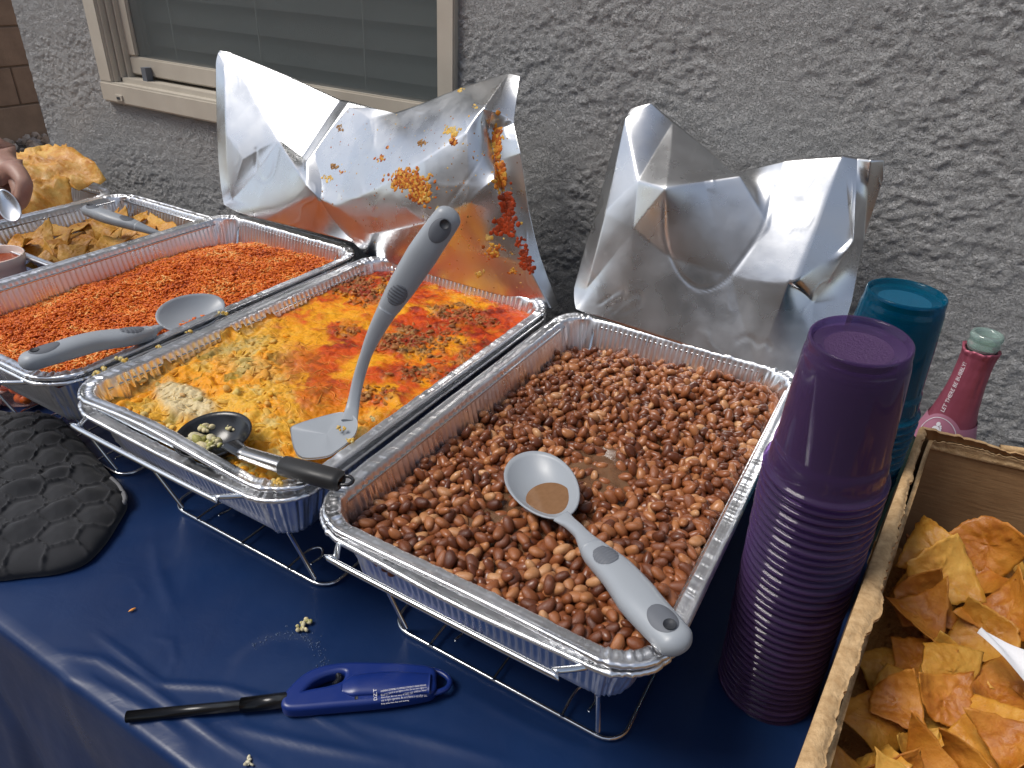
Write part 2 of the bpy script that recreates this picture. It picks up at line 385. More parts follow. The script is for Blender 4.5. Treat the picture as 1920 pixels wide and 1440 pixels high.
# ------------------------------------------------------------ table and cloth
TY0, TY1, TX0, TX1 = -.146, .615, -1.55, 1.1
tb = empty('folding_table', ((TX0 + TX1) / 2, .23, -.74), 'folding buffet table under the navy blue plastic cloth', 'table')
bevelbox('tabletop', (TX0, TY0 + .004, -.045, TX1, TY1, -.004), plast('white_table', (.7, .7, .68)), tb, .006)
for x in (TX0 + .15, TX1 - .15):
    for y in (TY0 + .1, TY1 - .08):
        v, f = tube_geo([(x, y, -.74), (x, y, -.045)], .014, 10); obj('leg', v, f, M_steel, tb)
ridges = [  # polylines on the table (x, y), half width, height : pulled folds of the thin plastic
    ([at(x, y, z=0)[:2] for x, y in ((95, 1225), (190, 1240), (270, 1285), (330, 1330), (420, 1395), (520, 1450))], .006, .0040),
    ([at(x, y, z=0)[:2] for x, y in ((110, 1258), (180, 1282), (280, 1335), (360, 1400))], .005, .0035),
    ([at(x, y, z=0)[:2] for x, y in ((180, 1190), (240, 1235), (300, 1285), (420, 1292), (560, 1330), (700, 1400))], .005, .0040),
    ([at(x, y, z=0)[:2] for x, y in ((60, 1330), (160, 1380), (260, 1400))], .006, .003),
    ([at(x, y, z=0)[:2] for x, y in ((290, 1010), (300, 1080), (330, 1160))], .010, .0022),
    ([at(x, y, z=0)[:2] for x, y in ((420, 1360), (560, 1395), (760, 1435))], .007, .0035),
    ([at(x, y, z=0)[:2] for x, y in ((640, 1350), (800, 1390), (980, 1440))], .009, .0030),
    ([at(x, y, z=0)[:2] for x, y in ((850, 1290), (1000, 1370), (1150, 1430))], .009, .0022),
    ([at(x, y, z=0)[:2] for x, y in ((250, 1085), (275, 1120), (262, 1150))], .003, .0012),
    ([at(x, y, z=0)[:2] for x, y in ((300, 1290), (330, 1245), (325, 1205), (280, 1195))], .004, .0012),
]
def ridge_h(X, Y):
    H = np.zeros_like(X)
    for P, wd, h in ridges:
        P = np.array(P)
        best = np.full(X.shape, 1e9); tt = np.zeros_like(X)
        for i in range(len(P) - 1):
            a, b = P[i], P[i + 1]; d = b - a; L = d @ d
            t = np.clip(((X - a[0]) * d[0] + (Y - a[1]) * d[1]) / L, 0, 1)
            r = np.hypot(X - a[0] - t * d[0], Y - a[1] - t * d[1])
            tt = np.where(r < best, (i + t) / (len(P) - 1), tt); best = np.minimum(best, r)
        H += h * np.exp(-(best / (wd * .62)) ** 2) * .62 * np.sin(np.clip(tt, .02, .98) * PI) ** .6
    return H
M = Mat('navy_plastic', (.012, .035, .125), .36)
M.b.inputs['Specular IOR Level'].default_value = .30
M.base(M.mixc(M.map(M.noise(6, 5), .35, .7, 0, 1), (.006, .021, .078), (.009, .029, .098)))
dm = M.attr('damp'); M.rough(M.math('ADD', M.map(M.noise(9, 6, .65), .3, .7, .27, .46), M.math('MULTIPLY', dm, .22))); M.bump(M.noise(5, 3, .5), .14, .012); M.bump(M.noise(19, 5, .6, .8), .16, .004); M.bump(M.noise(55, 4), .06, .002)
def cloth():
    xs = np.concatenate([np.arange(TX0 - .02, -.75, .02), np.arange(-.75, .5, .0035), np.arange(.5, TX1 + .03, .02)])
    # arclength across the table: back drop, top, rounded front edge, front drop
    ts = np.concatenate([np.arange(.40, -.16, -.0035)])
    back = np.arange(TY1 + .01, .40, -.01)
    cols = []
    for y in np.concatenate([back, ts]): cols.append((y, 0., 'top'))
    X, Y = np.meshgrid(xs, np.array([c[0] for c in cols if c[0] > TY0 + .008]), indexing='ij')
    Z = .0022 + ridge_h(X, Y) + .0010 * fbm(X * 9, Y * 9, 61, 3) + .0006
    W_ = X.shape[1]
    # front edge and drop
    a = np.linspace(.15, PI / 2, 7); r = .010; ed = []
    for t in a: ed.append((TY0 + .008 - r * math.sin(t), -r * (1 - math.cos(t)) + .002, 0))
    for s in np.linspace(.008, .52, 60): ed.append((TY0 - .003, -.008 - s, s))
    ex = xs[:, None]; E = np.array(ed)
    S = E[None, :, 2] + 0 * ex
    wave = .022 * np.sin(ex * 17 + 1.2 * np.sin(ex * 6)) * sstep(.0, .35, S) + .012 * fbm(ex * 9 + 0 * S, S * 2.5, 71, 3) * sstep(0, .15, S)
    EY = E[None, :, 0] - .03 * S - np.abs(wave) - .002 + 0 * ex
    EX = ex + .008 * np.sin(ex * 31 + 3 * S) * sstep(0, .2, S); EZ = E[None, :, 1] + 0 * ex
    lip = ridge_h(ex + 0 * S, np.full_like(S, TY0 + .004)) * np.exp(-S * 18)
    EY = EY - lip * 1.2; EZ = EZ + lip * .7 * (S < .001)
    X = np.concatenate([X, EX], 1); Y = np.concatenate([Y, EY], 1); Z = np.concatenate([Z, EZ], 1)
    return np.stack([X, Y, Z], -1).reshape(-1, 3), gridf(*X.shape)[:, ::-1]
v, f = cloth()
o = obj('tablecloth', v, f, M.m)
rc = at(520, 1262, z=0)[:2]; rr_ = np.hypot((v[:, 0] - rc[0]) , (v[:, 1] - rc[1])); wob = .003 * fbm(v[:, 0] * 40, v[:, 1] * 40, 171, 3)
damp = np.exp(-((rr_ - .044 + wob) / .006) ** 2) * sstep(-.25, .4, fbm(v[:, 0] * 22, v[:, 1] * 22, 172, 3) + .25) * (v[:, 2] > -.01)
attr(o.data, 'damp', damp)
R_ = np.random.RandomState(4); dv = []; df = []; k = 0
for i in range(150):
    a = R_.uniform(.4, 3.0); r_ = .044 + R_.normal(0, .004); p_ = (rc[0] + r_ * math.cos(a), rc[1] + r_ * math.sin(a), .0032); s_ = R_.uniform(.0004, .0011)
    a_, b_ = scatter(ico, icof, np.array([p_]), randrot(1, .1, i), np.array([[s_, s_, s_ * .45]])); dv.append(a_); df.append(b_ + k); k += len(a_)
Mw = Mat('water_bead', (.05, .08, .16), .04); tag(obj('water_beads', np.concatenate(dv), np.concatenate(df), Mw.m), 'ring of tiny water beads left by a cup on the navy cloth', 'water', kind='stuff')
tag(o, 'navy blue plastic tablecloth with pulled folds along its front edge', 'tablecloth')
ZT = .0035      # cloth surface

# ------------------------------------------------------------ foil pans
RZ = .19
def pan_geo(Wd, L, depth, seed=0, r=.05, flange=.0125, rib=.0105, fine=.0014):
    """deep fluted foil pan, rim plane z=0, centred; rings x perimeter"""
    a, b = Wd / 2, L / 2
    def counts(l): return max(8, int(l / fine))
    nsx, nsy, nc = counts(Wd - 2 * r), counts(L - 2 * r), 44
    P = []   # (corner x sign, corner y sign, kind, t)
    seg = []
    for (kind, cnt) in (('S', nsx), ('C', nc), ('S', nsy), ('C', nc)) * 2: seg.append((kind, cnt))
    rings = [(.0045, -.0034), (.002, -.0042), (.0002, -.003), (-.0002, -.0012), (.0006, .0008), (.0022, .0014), (.0040, .0006), (.0052, -.0004),
             (.0085, -.0002), (flange, .0002), (flange + .0016, -.0008), (flange + .0026, -.004)]
    top = flange + .0026; dz = depth - .012
    for k in range(1, 13): rings.append((top + .014 * k / 12, -.004 - (dz - .004) * k / 12))
    rings += [(top + .0165, -dz - .006), (top + .022, -dz - .010), (top + .031, -depth), (top + .05, -depth), (top + .09, -depth + .0006)]
    R_ = np.random.RandomState(seed)
    out = []; cornerness = []; along = []
    sgn = [(1, -1), (1, 1), (-1, 1), (-1, -1)]
    def ring(d, z, rr):
        ax, bx = a - d, b - d; pts = []; nrm = []; cn = []; al = []
        c = [(ax - rr, -bx + rr), (ax - rr, bx - rr), (-ax + rr, bx - rr), (-ax + rr, -bx + rr)]
        st = [-PI / 2, 0, PI / 2, PI]
        starts = [(-ax + rr, -bx), (ax, -bx + rr), (ax - rr, bx), (-ax, bx - rr)]; ends = [(ax - rr, -bx), (ax, bx - rr), (-ax + rr, bx), (-ax, -bx + rr)]
        for i in range(4):
            n_ = nsx if i % 2 == 0 else nsy; t = np.arange(n_) / n_
            s, e = np.array(starts[i]), np.array(ends[i]); pts.append(s + (e - s) * t[:, None]); nv = [(0, -1), (1, 0), (0, 1), (-1, 0)][i]
            nrm.append(np.tile(nv, (n_, 1))); cn.append(np.zeros(n_)); al.append(t * (Wd if i % 2 == 0 else L))
            th = st[i] + np.arange(nc) / nc * PI / 2; dirs = np.stack([np.cos(th), np.sin(th)], 1)
            pts.append(np.array(c[i]) + rr * dirs); nrm.append(dirs); cn.append(np.ones(nc)); al.append(np.zeros(nc))
        return np.concatenate(pts), np.concatenate(nrm), np.concatenate(cn), np.concatenate(al)
    N = 2 * (nsx + nsy + 2 * nc); V = []
    per = np.arange(N)
    crn = None
    for d, z in rings:
        rr = max(r - d * .8, .022)
        p, nn, cn, al = ring(d, z, rr)
        if crn is None:
            crn = cn; k = np.ones(9) / 9; crn = np.convolve(np.concatenate([cn[-4:], cn, cn[:4]]), k, 'valid')
            wr = R_.randn(N); wr = (wr + np.roll(wr, 1)) * .7; lo = np.convolve(np.tile(R_.randn(N), 3), np.ones(60) / 8, 'same')[N:2 * N]
            hi = np.convolve(np.tile(R_.randn(N), 3), np.ones(6) / 3, 'same')[N:2 * N]
            crimp = R_.rand(N) < .10
        dep = -z
        off = np.zeros(N); zo = np.zeros(N)
        if d > top - .001 and dep < depth - .004:   # wall: flutes on the straights, wrinkles at the corners
            w_ = sstep(.006, .010, dep) * (1 - sstep(dz - .012, dz - .002, dep))
            fl = np.cos(al / rib * 2 * PI); fl = np.sign(fl) * np.abs(fl) ** .7
            edge = (1 - crn)
            off = -.0013 * fl * w_ * edge + .0009 * wr * crn * sstep(.003, .012, dep) + .0005 * hi * crn + .0011 * np.roll(hi, int(dep * 300)) * crn * w_
        if -.001 < d < top:
            zo = .0009 * wr * crn * (d > .003) + .0003 * lo + .0004 * hi * (d > .005)
            off = .0004 * wr * crn + .0002 * lo - .0005 * crimp * crn
        q = p + nn * off[:, None]
        V.append(np.column_stack([q, z + zo]))
    V = np.array(V); F = gridf(len(rings), N, False, True)
    ctr = V[-1].mean(0)[None]; k = (len(rings) - 1) * N
    F2 = [(k + i, k + (i + 1) % N, len(rings) * N) for i in range(N)]
    return np.concatenate([V.reshape(-1, 3), ctr]), [tuple(q[::-1]) for q in F] + [t[::-1] for t in F2]
PW, PL = .332, .528
pan_v, pan_f = pan_geo(PW, PL, .075, 1)
def add_pan(x, y, z, label, sag=None, s=1.0, geo=None, rot=0, flip=False, group='foil serving pans', name='foil_pan'):
    v = np.array((geo or (pan_v, pan_f))[0]); f = (geo or (pan_v, pan_f))[1]
    if flip: v = v * [-1, -1, 1]
    v = v * [s, s, 1]
    if sag is not None: v[:, 2] += sag(v[:, 0], v[:, 1], v[:, 2])
    o = link(name, mesh(name, rotz(v, rot), f, M_foil), None, (x, y, z))
    return tag(o, label, 'pan', group)
cB = (.1635, .262); cE = (-.183, .262); cR = (-.536, .265)
def bump1(x0, w_, amp, side=-1):
    def g(x, y, z):
        return amp * np.exp(-((x - x0) / w_) ** 2) * sstep(.12, .262, y * side) * sstep(-.05, -.0, z)
    return g
add_pan(*cB, RZ, 'ribbed foil pan filled with brown pinto beans', bump1(.02, .09, .002))
add_pan(cB[0] - .001, cB[1] - .001, RZ - .007, 'outer foil water pan under the bean pan', bump1(.0, .08, -.006), 1.004, flip=True, group='foil water pans')
add_pan(*cE, RZ + .003, 'foil pan holding the cheese topped enchilada casserole', bump1(-.03, .1, .010), flip=True)
add_pan(cE[0], cE[1] - .002, RZ - .007, 'outer foil water pan sagging under the enchilada casserole', bump1(.0, .12, -.004), 1.004, group='foil water pans')
add_pan(*cR, RZ, 'foil pan filled with red rice left of the casserole')
add_pan(cR[0], cR[1], RZ - .007, 'outer foil water pan under the red rice pan', None, 1.004, flip=True, group='foil water pans')
half = pan_geo(.36, .33, .065, 5, rib=.013, fine=.002)
cC = (-.925, .425); cZ = (-.13, .14)
add_pan(cC[0], cC[1], .14, 'smaller foil pan of tortilla chips behind the rice pan', geo=half)
add_pan(cC[0] - .37, cC[1] + .0, .135, 'foil pan of golden fried dough farthest left', geo=half, flip=True)

# ------------------------------------------------------------ wire racks
def rack(cx, cy, label, top=RZ - .010, yaw=0):
    t = empty('wire_rack', (cx, cy, 0), label, 'rack', 'wire chafing racks under the pans')
    wr_ = .0021
    def rr(x0, x1, y0, y1, z, r, n=6):
        pts = []
        for (ox, oy, s) in ((x1 - r, y0 + r, -PI / 2), (x1 - r, y1 - r, 0), (x0 + r, y1 - r, PI / 2), (x0 + r, y0 + r, PI)):
            for k in range(n + 1): a = s + k / n * PI / 2; pts.append((ox + r * math.cos(a), oy + r * math.sin(a), z))
        return pts
    hx, hy = .150, .250
    def part(nm, P, closed=False, r=wr_, cap=True):
        v, f = tube_geo(P, r, 10, closed); return obj(nm, np.array(v) + [cx, cy, 0], f, M_wire, t)
    part('top_frame', rr(-hx, hx, -hy, hy, top, .02), True)
    part('base_frame', rr(-.128, .132, -.195, .195, ZT + .003, .022), True)
    for s in (-1, 1):
        y = s * .262; yo_ = s * .284
        hp = [(-.118, s * .25, top - .002), (-.120, y, top - .001), (-.108, yo_ - s * .004, top + .001), (-.100, yo_, top + .001), (.085, yo_, top + .001), (.095, yo_ - s * .003, top + .001), (.115, y, top - .001), (.118, s * .25, top - .002)]
        part('handle', smooth_path(hp, 5), r=.0027)
        for x in (-.118, .118):
            part('leg', [(x, s * .25, top), (x * .97, s * .242, top - .01), (x * .93, s * .192, ZT + .006)])
    for x in (-.118, .118): part('base_brace', [(x * .8, -.195, ZT + .006), (x * .8, .195, ZT + .006)], r=.0016) if x > 9 else None
    part('base_brace', [(.0, -.197, ZT + .0065), (.0, .197, ZT + .0065)], r=.0014)
    for s in (-1, 1):
        for x in (-.075, .075):
            part('burner_hook', smooth_path([(x, s * .198, ZT + .008), (x, s * .165, ZT + .0085), (x + .010, s * .155, ZT + .009), (x + .020, s * .165, ZT + .009), (x + .020, s * .182, ZT + .012)], 4), r=.0015)
    return t
rack(cB[0], cB[1], 'bright wire rack holding up the pinto bean pan')
rack(cE[0], cE[1], 'bright wire rack holding up the enchilada casserole pan')
rack(cR[0], cR[1], 'wire rack holding up the red rice pan beside the oven mitt')
def low_rack(cx, cy, label, w2, l2, h):
    t = empty('wire_rack', (cx, cy, 0), label, 'rack', 'wire chafing racks under the pans')
    def part(nm, P, closed=False):
        v, f = tube_geo(P, .002, 8, closed); return obj(nm, np.array(v) + [cx, cy, 0], f, M_wire, t)
    for nm, z, k in (('top_frame', h, 1), ('base_frame', ZT + .003, .9)):
        part(nm, [(-w2 * k, -l2 * k, z), (w2 * k, -l2 * k, z), (w2 * k, l2 * k, z), (-w2 * k, l2 * k, z)], True)
    for sx in (-1, 1):
        for sy in (-1, 1): part('leg', [(sx * w2 * .97, sy * l2 * .97, h), (sx * w2 * .9, sy * l2 * .9, ZT + .003)])
low_rack(cC[0], cC[1], 'low wire rack under the small tortilla chip pan', .158, .143, .131)
low_rack(cC[0] - .37, cC[1], 'low wire rack under the fried dough pan', .158, .143, .126)

# ------------------------------------------------------------ opened, crumpled foil lids
def lid(name, pts, faces, creases, label, group, level=5, emboss=(), wobble=.0006, seed=0, crisp=.55):
    keys = list(pts); ix = {k: i for i, k in enumerate(keys)}
    P = [at(p[0], p[1], Y=p[2]) for p in pts.values()]
    bm = bmesh.new(); vs = [bm.verts.new(p) for p in P]
    for fc in faces: bm.faces.new([vs[ix[c]] for c in fc.split()])
    bmesh.ops.recalc_face_normals(bm, faces=bm.faces[:])
    cl = bm.edges.layers.float.new('crease_edge')
    for cr, wgt in creases:
        c = cr.split()
        for i in range(len(c) - 1):
            e = bm.edges.get((vs[ix[c[i]]], vs[ix[c[i + 1]]]))
            if e: e[cl] = wgt
    for e in bm.edges:
        if e.is_boundary: e[cl] = .9
    me = bpy.data.meshes.new(name); bm.to_mesh(me); bm.free()
    o = link(name, me)
    md = o.modifiers.new('s', 'SUBSURF'); md.levels = md.render_levels = level; md.boundary_smooth = 'PRESERVE_CORNERS'
    me0 = me.copy(); o2 = link('smooth', me0); m2 = o2.modifiers.new('s', 'SUBSURF'); m2.levels = m2.render_levels = level; m2.subdivision_type = 'SIMPLE'
    evaluated(o2); flatv = coords(o2.data); bpy.data.objects.remove(o2)
    evaluated(o); me = o.data
    v = coords(me) * (1 - crisp) + flatv * crisp; setco(me, v); nn = normals(me); q = px(v)
    # fine crumples: soft dents, plus sharp little kinks
    n1 = fbm(q[:, 0] / 95, q[:, 1] / 95, 81 + seed, 3); n2 = np.abs(fbm(q[:, 0] / 60 + 3, q[:, 1] / 80, 91 + seed, 2))
    h = wobble * n1 + wobble * .9 * (1 - n2) * 0 - wobble * .7 * np.exp(-(n2 / .05) ** 2) * sstep(-.1, .4, n1)
    for poly, wd, hh in emboss:
        pl = smooth_path([(x, y) for x, y in poly], 6); d = np.full(len(v), 1e9)
        for i in range(len(pl) - 1):
            a, b = pl[i], pl[i + 1]; e = b - a; t = np.clip(((q - a) @ e) / (e @ e + 1e-9), 0, 1)
            d = np.minimum(d, np.hypot(*(q - a - t[:, None] * e).T))
        h = h + hh * np.exp(-(d / wd) ** 2)
    v = v + nn * h[:, None]
    base = v.mean(0); base[2] = v[:, 2].min()
    setco(me, v - base); o.location = tuple(base)
    sm = o.modifiers.new('t', 'SOLIDIFY'); sm.thickness = .0006; sm.offset = 0; evaluated(o)
    me = o.data; me.materials.clear(); me.materials.append(M_lid); me.polygons.foreach_set('use_smooth', np.ones(len(me.polygons), bool))
    return tag(o, label, 'lid', group)
# bean pan lid
LB = dict(
 a=(1080, 580, .514), b=(1180, 614, .512), c=(1300, 653, .512), d=(1420, 690, .512), e=(1503, 716, .512), e2=(1560, 734, .518),
 f=(1073, 548, .535), f2=(1098, 552, .528),
 g=(1118, 395, .575), g2=(1136, 400, .553), g3=(1190, 420, .548),
 h=(1163, 226, .645), h2=(1172, 222, .628), h3=(1182, 203, .640), h4=(1221, 194, .648),
 i=(1197, 340, .565), j=(1248, 353, .545), k=(1388, 329, .592), k2=(1320, 340, .575),
 l=(1262, 228, .655), m=(1378, 326, .640), m1=(1322, 276, .655),
 n=(1470, 300, .618), o=(1580, 291, .616), p=(1478, 531, .545), p2=(1492, 530, .545),
 q=(1600, 451, .580), q2=(1598, 448, .590), r=(1608, 296, .625), s=(1632, 300, .615), t=(1657, 301, .622), u=(1657, 332, .622),
 v=(1618, 455, .62), w_=(1600, 560, .575), x=(1556, 700, .535), y=(1530, 560, .560), z=(1445, 430, .578),
 g4=(1255, 480, .545), g5=(1370, 520, .550))
FB = ['a b g3 f2', 'a f2 f', 'f f2 g2 g', 'f2 g3 g2', 'g g2 h2 h', 'g2 g3 i', 'g2 i h2', 'h h2 h3', 'h2 i l h4', 'h2 h4 h3',
      'i j l', 'j k2 m1 l', 'k2 k m m1', 'i g3 j', 'g3 g4 j', 'g3 b c g4', 'j g4 g5 k2', 'k2 g5 z k', 'g4 c d g5', 'g5 d p', 'g5 p z', 'd e y p', 'p p2 y'.replace('p p2 y', 'p p2 y'),
      'k z n m', 'z p p2 o n'.replace('z p p2 o n', 'z p o n'), 'p p2 o', 'p2 q2 o', 'o q2 q r', 'p2 y q q2', 'r q v s', 's v u t', 'q y w_ v', 'y e x w_', 'e e2 x']
CB = [('i j k2 k m', .85), ('h2 i', .8), ('h2 g2 f2 a', .9), ('k z p', .55), ('p p2 q2 q', .85), ('p2 q2', .8), ('o q2', .7), ('r q v', .8), ('s v', .95), ('y e', .6), ('g3 j', .5), ('g4 j', .35), ('p y', .5), ('h4 h2', .9), ('i l', .5)]
emb = [([(1246, 380), (1247, 440), (1262, 490), (1285, 525), (1318, 542), (1360, 525), (1400, 475), (1432, 420), (1450, 350)], 3.5, .0007),
       ([(1125, 570), (1160, 545), (1172, 548), (1165, 562), (1140, 578)], 3, .0007), ([(1148, 586), (1190, 552), (1204, 560), (1196, 574), (1168, 585)], 3, .0007),
       ([(1382, 640), (1396, 632), (1412, 636), (1420, 646), (1436, 642), (1444, 652)], 3, .0007)]
lid('crumpled_foil_cover', LB, FB, CB, 'crumpled foil lid folded up behind the bean pan, nearest the cups', 'opened foil lids', emboss=emb, seed=1)
# rice pan lid
LR = dict(a=(414, 393, .518), b=(500, 412, .512), c=(585, 434, .512), d=(660, 454, .512),
 f=(407, 250, .58), f2=(424, 252, .562), g=(404, 108, .645), g2=(420, 114, .640), g3=(412, 95, .650), h=(432, 98, .655),
 i=(427, 385, .528), j=(522, 262, .575), j2=(480, 190, .60), k=(550, 146, .652), l=(638, 187, .650), m=(742, 214, .662), n=(655, 190, .645),
 o=(566, 297, .565), p=(573, 305, .535), q=(579, 357, .500), r=(596, 372, .505), s=(700, 300, .60), t=(690, 400, .55), u=(545, 388, .507), f3=(455, 300, .550))
FR = ['a i f2 f', 'f f2 g2 g', 'g g2 h g3', 'f2 j2 h g2', 'f2 f3 j j2', 'i f3 f2', 'h j2 k', 'j2 j k', 'k j o l', 'l o p n', 'j q p o', 'i u q j', 'i j f3', 'a b u i', 'b c r u', 'u r q', 'n p s m', 'p q r t s', 'c d t r']
CR = [('h j2 j q', .75), ('g2 f2 i', .9), ('g f a', .6), ('l o', .95), ('n p q', .85), ('i u r', .45), ('j o', .6), ('k j', .35), ('o p', .8)]
lid('crumpled_foil_cover', LR, FR, CR, 'shiny foil lid standing open behind the red rice pan, leftmost lid', 'opened foil lids', emboss=[([(480, 280), (482, 320), (495, 340), (512, 325), (522, 280)], 3, .0007)], seed=5)
# enchilada pan lid
LE = dict(a=(684, 476, .512), b=(760, 502, .508), c=(850, 528, .508), d=(940, 555, .510), e=(1034, 580, .516), e2=(1047, 572, .535),
 f=(627, 386, .500), f2=(590, 368, .515), f3=(640, 432, .520), g=(582, 350, .525), h=(574, 306, .545), i=(655, 192, .600), j=(690, 222, .580), j1=(662, 290, .545),
 k=(676, 240, .572), l=(740, 212, .590), m=(860, 166, .592), m0=(790, 195, .588), n=(955, 136, .612), n2=(975, 141, .606), 
 o=(720, 350, .492), p=(800, 300, .498), q=(880, 240, .515), r=(905, 205, .535), r2=(924, 206, .548), s=(916, 240, .552), s1=(928, 300, .540),
 t=(962, 235, .555), t2=(976, 282, .532), u=(992, 400, .535), u2=(1012, 480, .53), v=(950, 395, .520), w_=(985, 490, .515), x=(700, 440, .492), y=(800, 420, .483), z=(880, 380, .492), w2=(930, 330, .512), w3=(850, 470, .497), w4=(930, 480, .505))
FE = ['f3 a x f', 'f2 f3 f', 'g f2 f j1', 'g j1 h', 'h j1 k', 'h k i', 'i k j', 'j k j1 f o', 'j o p l', 'i j l', 'l p q m0', 'm0 q r m', 'm r n', 'r r2 n', 'f x y o', 'o y p', 'y z q p', 'q z w2 s1', 'q s1 s r', 'r s r2', 'a b y x', 'b c w3 y', 'y w3 z', 'c d w4 w3', 'w3 w4 v z', 'z v w2', 'd e w_ w4', 'w4 w_ v', 'w2 v s1',
      's1 v u t2', 's t r2'.replace('s t r2', 'r2 s t'), 's s1 t2 t', 'r2 t n2 n', 'v w_ u2 u', 'w_ e e2 u2']
CE = [('f o', .8), ('s s1 v w_ e', .85), ('j k', .6), ('r q', .3), ('t t2 u u2 e2', .6), ('f f2 g', .7), ('r2 s', .9), ('i h', .9), ('j1 f', .5), ('r r2', .8), ('f x a', .5), ('l j', .8), ('n r', .5)]
lid_e = lid('crumpled_foil_cover', LE, FE, CE, 'food splattered foil lid folded up behind the enchilada casserole', 'opened foil lids', emboss=[([(770, 470), (900, 300), (905, 225)], 3, .0004)], seed=9)
# ------------------------------------------------------------ pinto beans
def inside(x, y, cx, cy, w, l, r=.04):
    """signed distance to a rounded rectangle, negative inside"""
    qx = np.abs(x - cx) - (w / 2 - r); qy = np.abs(y - cy) - (l / 2 - r)
    return np.hypot(np.maximum(qx, 0), np.maximum(qy, 0)) + np.minimum(np.maximum(qx, qy), 0) - r
def bean_geo(seed, nu=12, nv=9):
    R_ = np.random.RandomState(seed)
    th = np.linspace(0, PI, nv + 1); ph = np.linspace(0, 2 * PI, nu, endpoint=False)
    T, Ph = np.meshgrid(th[1:-1], ph, indexing='ij')
    def shape(T, Ph):
        x = np.cos(T); s = np.sin(T) ** .78
        y = s * np.cos(Ph); z = s * np.sin(Ph)
        y = y * (.64 + R_a * .06) ; z = z * .56
        y = y + R_k * (x * x) - R_k * .35                 # kidney bend
        y = y - .10 * np.exp(-(x / .3) ** 2) * (y < 0) * np.abs(np.cos(Ph))
        sk = 1 + .10 * R_s * x
        return np.stack([x, y * sk, z * sk], -1)
    R_a, R_k, R_s = R_.uniform(-1, 1), R_.uniform(.05, .16), R_.uniform(-1, 1)
    V = shape(T, Ph).reshape(-1, 3)
    V = V * (1 + .010 * R_.randn(len(V), 1))
    V = np.concatenate([V, shape(np.array([0.001]), np.array([0.])), shape(np.array([PI - .001]), np.array([0.]))])
    n = nv - 1; F = [tuple(q) for q in gridf(n, nu, False, True)]
    Q = np.array(F); Tt = np.concatenate([Q[:, [0, 1, 2]], Q[:, [0, 2, 3]]])
    a = len(V) - 2; b = a + 1
    cap1 = np.array([(i, (i + 1) % nu, a) for i in range(nu)]); cap2 = np.array([((n - 1) * nu + (i + 1) % nu, (n - 1) * nu + i, b) for i in range(nu)])
    return V, np.concatenate([Tt, cap1, cap2])
BW, BL = PW - .034, PL - .034
def bean_level(x, y):
    u = (x - cB[0]) / (BW / 2); v_ = (y - cB[1]) / (BL / 2)
    h = RZ - .0215 + .007 * u - .002 * v_
    h = h - .010 * sstep(-.35, -1, u) * sstep(-.9, .2, v_)         # lower along the left wall
    h = h - .006 * sstep(.75, 1, v_) * sstep(.2, -.3, u)
    h = h + .006 * sstep(-.6, -1, v_) * sstep(-.6, .4, u)
    h = h - .007 * np.exp(-(((x - .175) / .055) ** 2 + ((y - .215) / .075) ** 2))   # hollow with broth
    h = h - .003 * np.exp(-(((x - .13) / .05) ** 2 + ((y - .13) / .05) ** 2))
    return h + .0035 * fbm(x * 16, y * 16, 101, 3)
def pack_beans(nmax=4200):
    s = .00125; gx = np.arange(cB[0] - BW / 2, cB[0] + BW / 2, s); gy = np.arange(cB[1] - BL / 2, cB[1] + BL / 2, s)
    GX, GY = np.meshgrid(gx, gy, indexing='ij'); T = bean_level(GX, GY)
    H = T - .019
    SD = inside(GX, GY, cB[0], cB[1], BW, BL)
    R_ = np.random.RandomState(5); out = []
    K = 14
    ox = np.arange(-K, K + 1)
    OX, OY = np.meshgrid(ox, ox, indexing='ij')
    free = np.argwhere(SD < -.0055)
    for it in range(nmax):
        c = free[R_.randint(len(free), size=14)]
        d = (T - H)[c[:, 0], c[:, 1]]; i, j = c[d.argmax()]
        if d.max() < -.0005 and it > 2600: break
        L = R_.uniform(.0062, .0087); w_ = L * .60; t = L * .5
        a = R_.uniform(0, PI); ca, sa = math.cos(a), math.sin(a)
        i0, i1, j0, j1 = max(i - K, 0), min(i + K + 1, len(gx)), max(j - K, 0), min(j + K + 1, len(gy))
        U = (GX[i0:i1, j0:j1] - gx[i]); V_ = (GY[i0:i1, j0:j1] - gy[j])
        e = ((U * ca + V_ * sa) / L) ** 2 + ((-U * sa + V_ * ca) / w_) ** 2
        Hh = H[i0:i1, j0:j1]; mk = e < .55
        low = Hh - 0 * e
        z = (Hh[mk] + t * .78 * np.sqrt(1 - e[mk])).max() if False else np.percentile(Hh[mk], 70) + t * .66
        # tilt follows the support
        gxs = np.polyfit(U[mk], Hh[mk], 1)[0] if mk.sum() > 6 else 0; gys = np.polyfit(V_[mk], Hh[mk], 1)[0] if mk.sum() > 6 else 0
        out.append((gx[i], gy[j], z, a, L, np.clip(gxs, -.7, .7), np.clip(gys, -.7, .7), R_.rand()))
        m2 = e < 1
        Hh[m2] = np.maximum(Hh[m2], z + t * np.sqrt(1 - e[m2]) * .92)
    return np.array(out)
B = pack_beans()
M = Mat('bean_skin', (.2, .09, .05), .34)
tone = M.attr('tone')
c0 = M.ramp(tone, [(0, (.085, .022, .008)), (.35, (.19, .056, .019)), (.7, (.31, .105, .036)), (.92, (.42, .175, .066)), (1, (.56, .30, .14))])
spk = M.map(M.noise(260, 3, .6), .5, .72, 0, .45)
M.base(M.mixc(spk, c0, (.21, .062, .028))); M.b.inputs['Specular IOR Level'].default_value = .45
M.b.inputs['Coat Weight'].default_value = .12; M.b.inputs['Coat Roughness'].default_value = .15
M.b.inputs['Subsurface Weight'].default_value = .0
M.bump(M.noise(330, 3), .35, .0008)
M_bean = M.m
variants = [bean_geo(i) for i in range(8)]
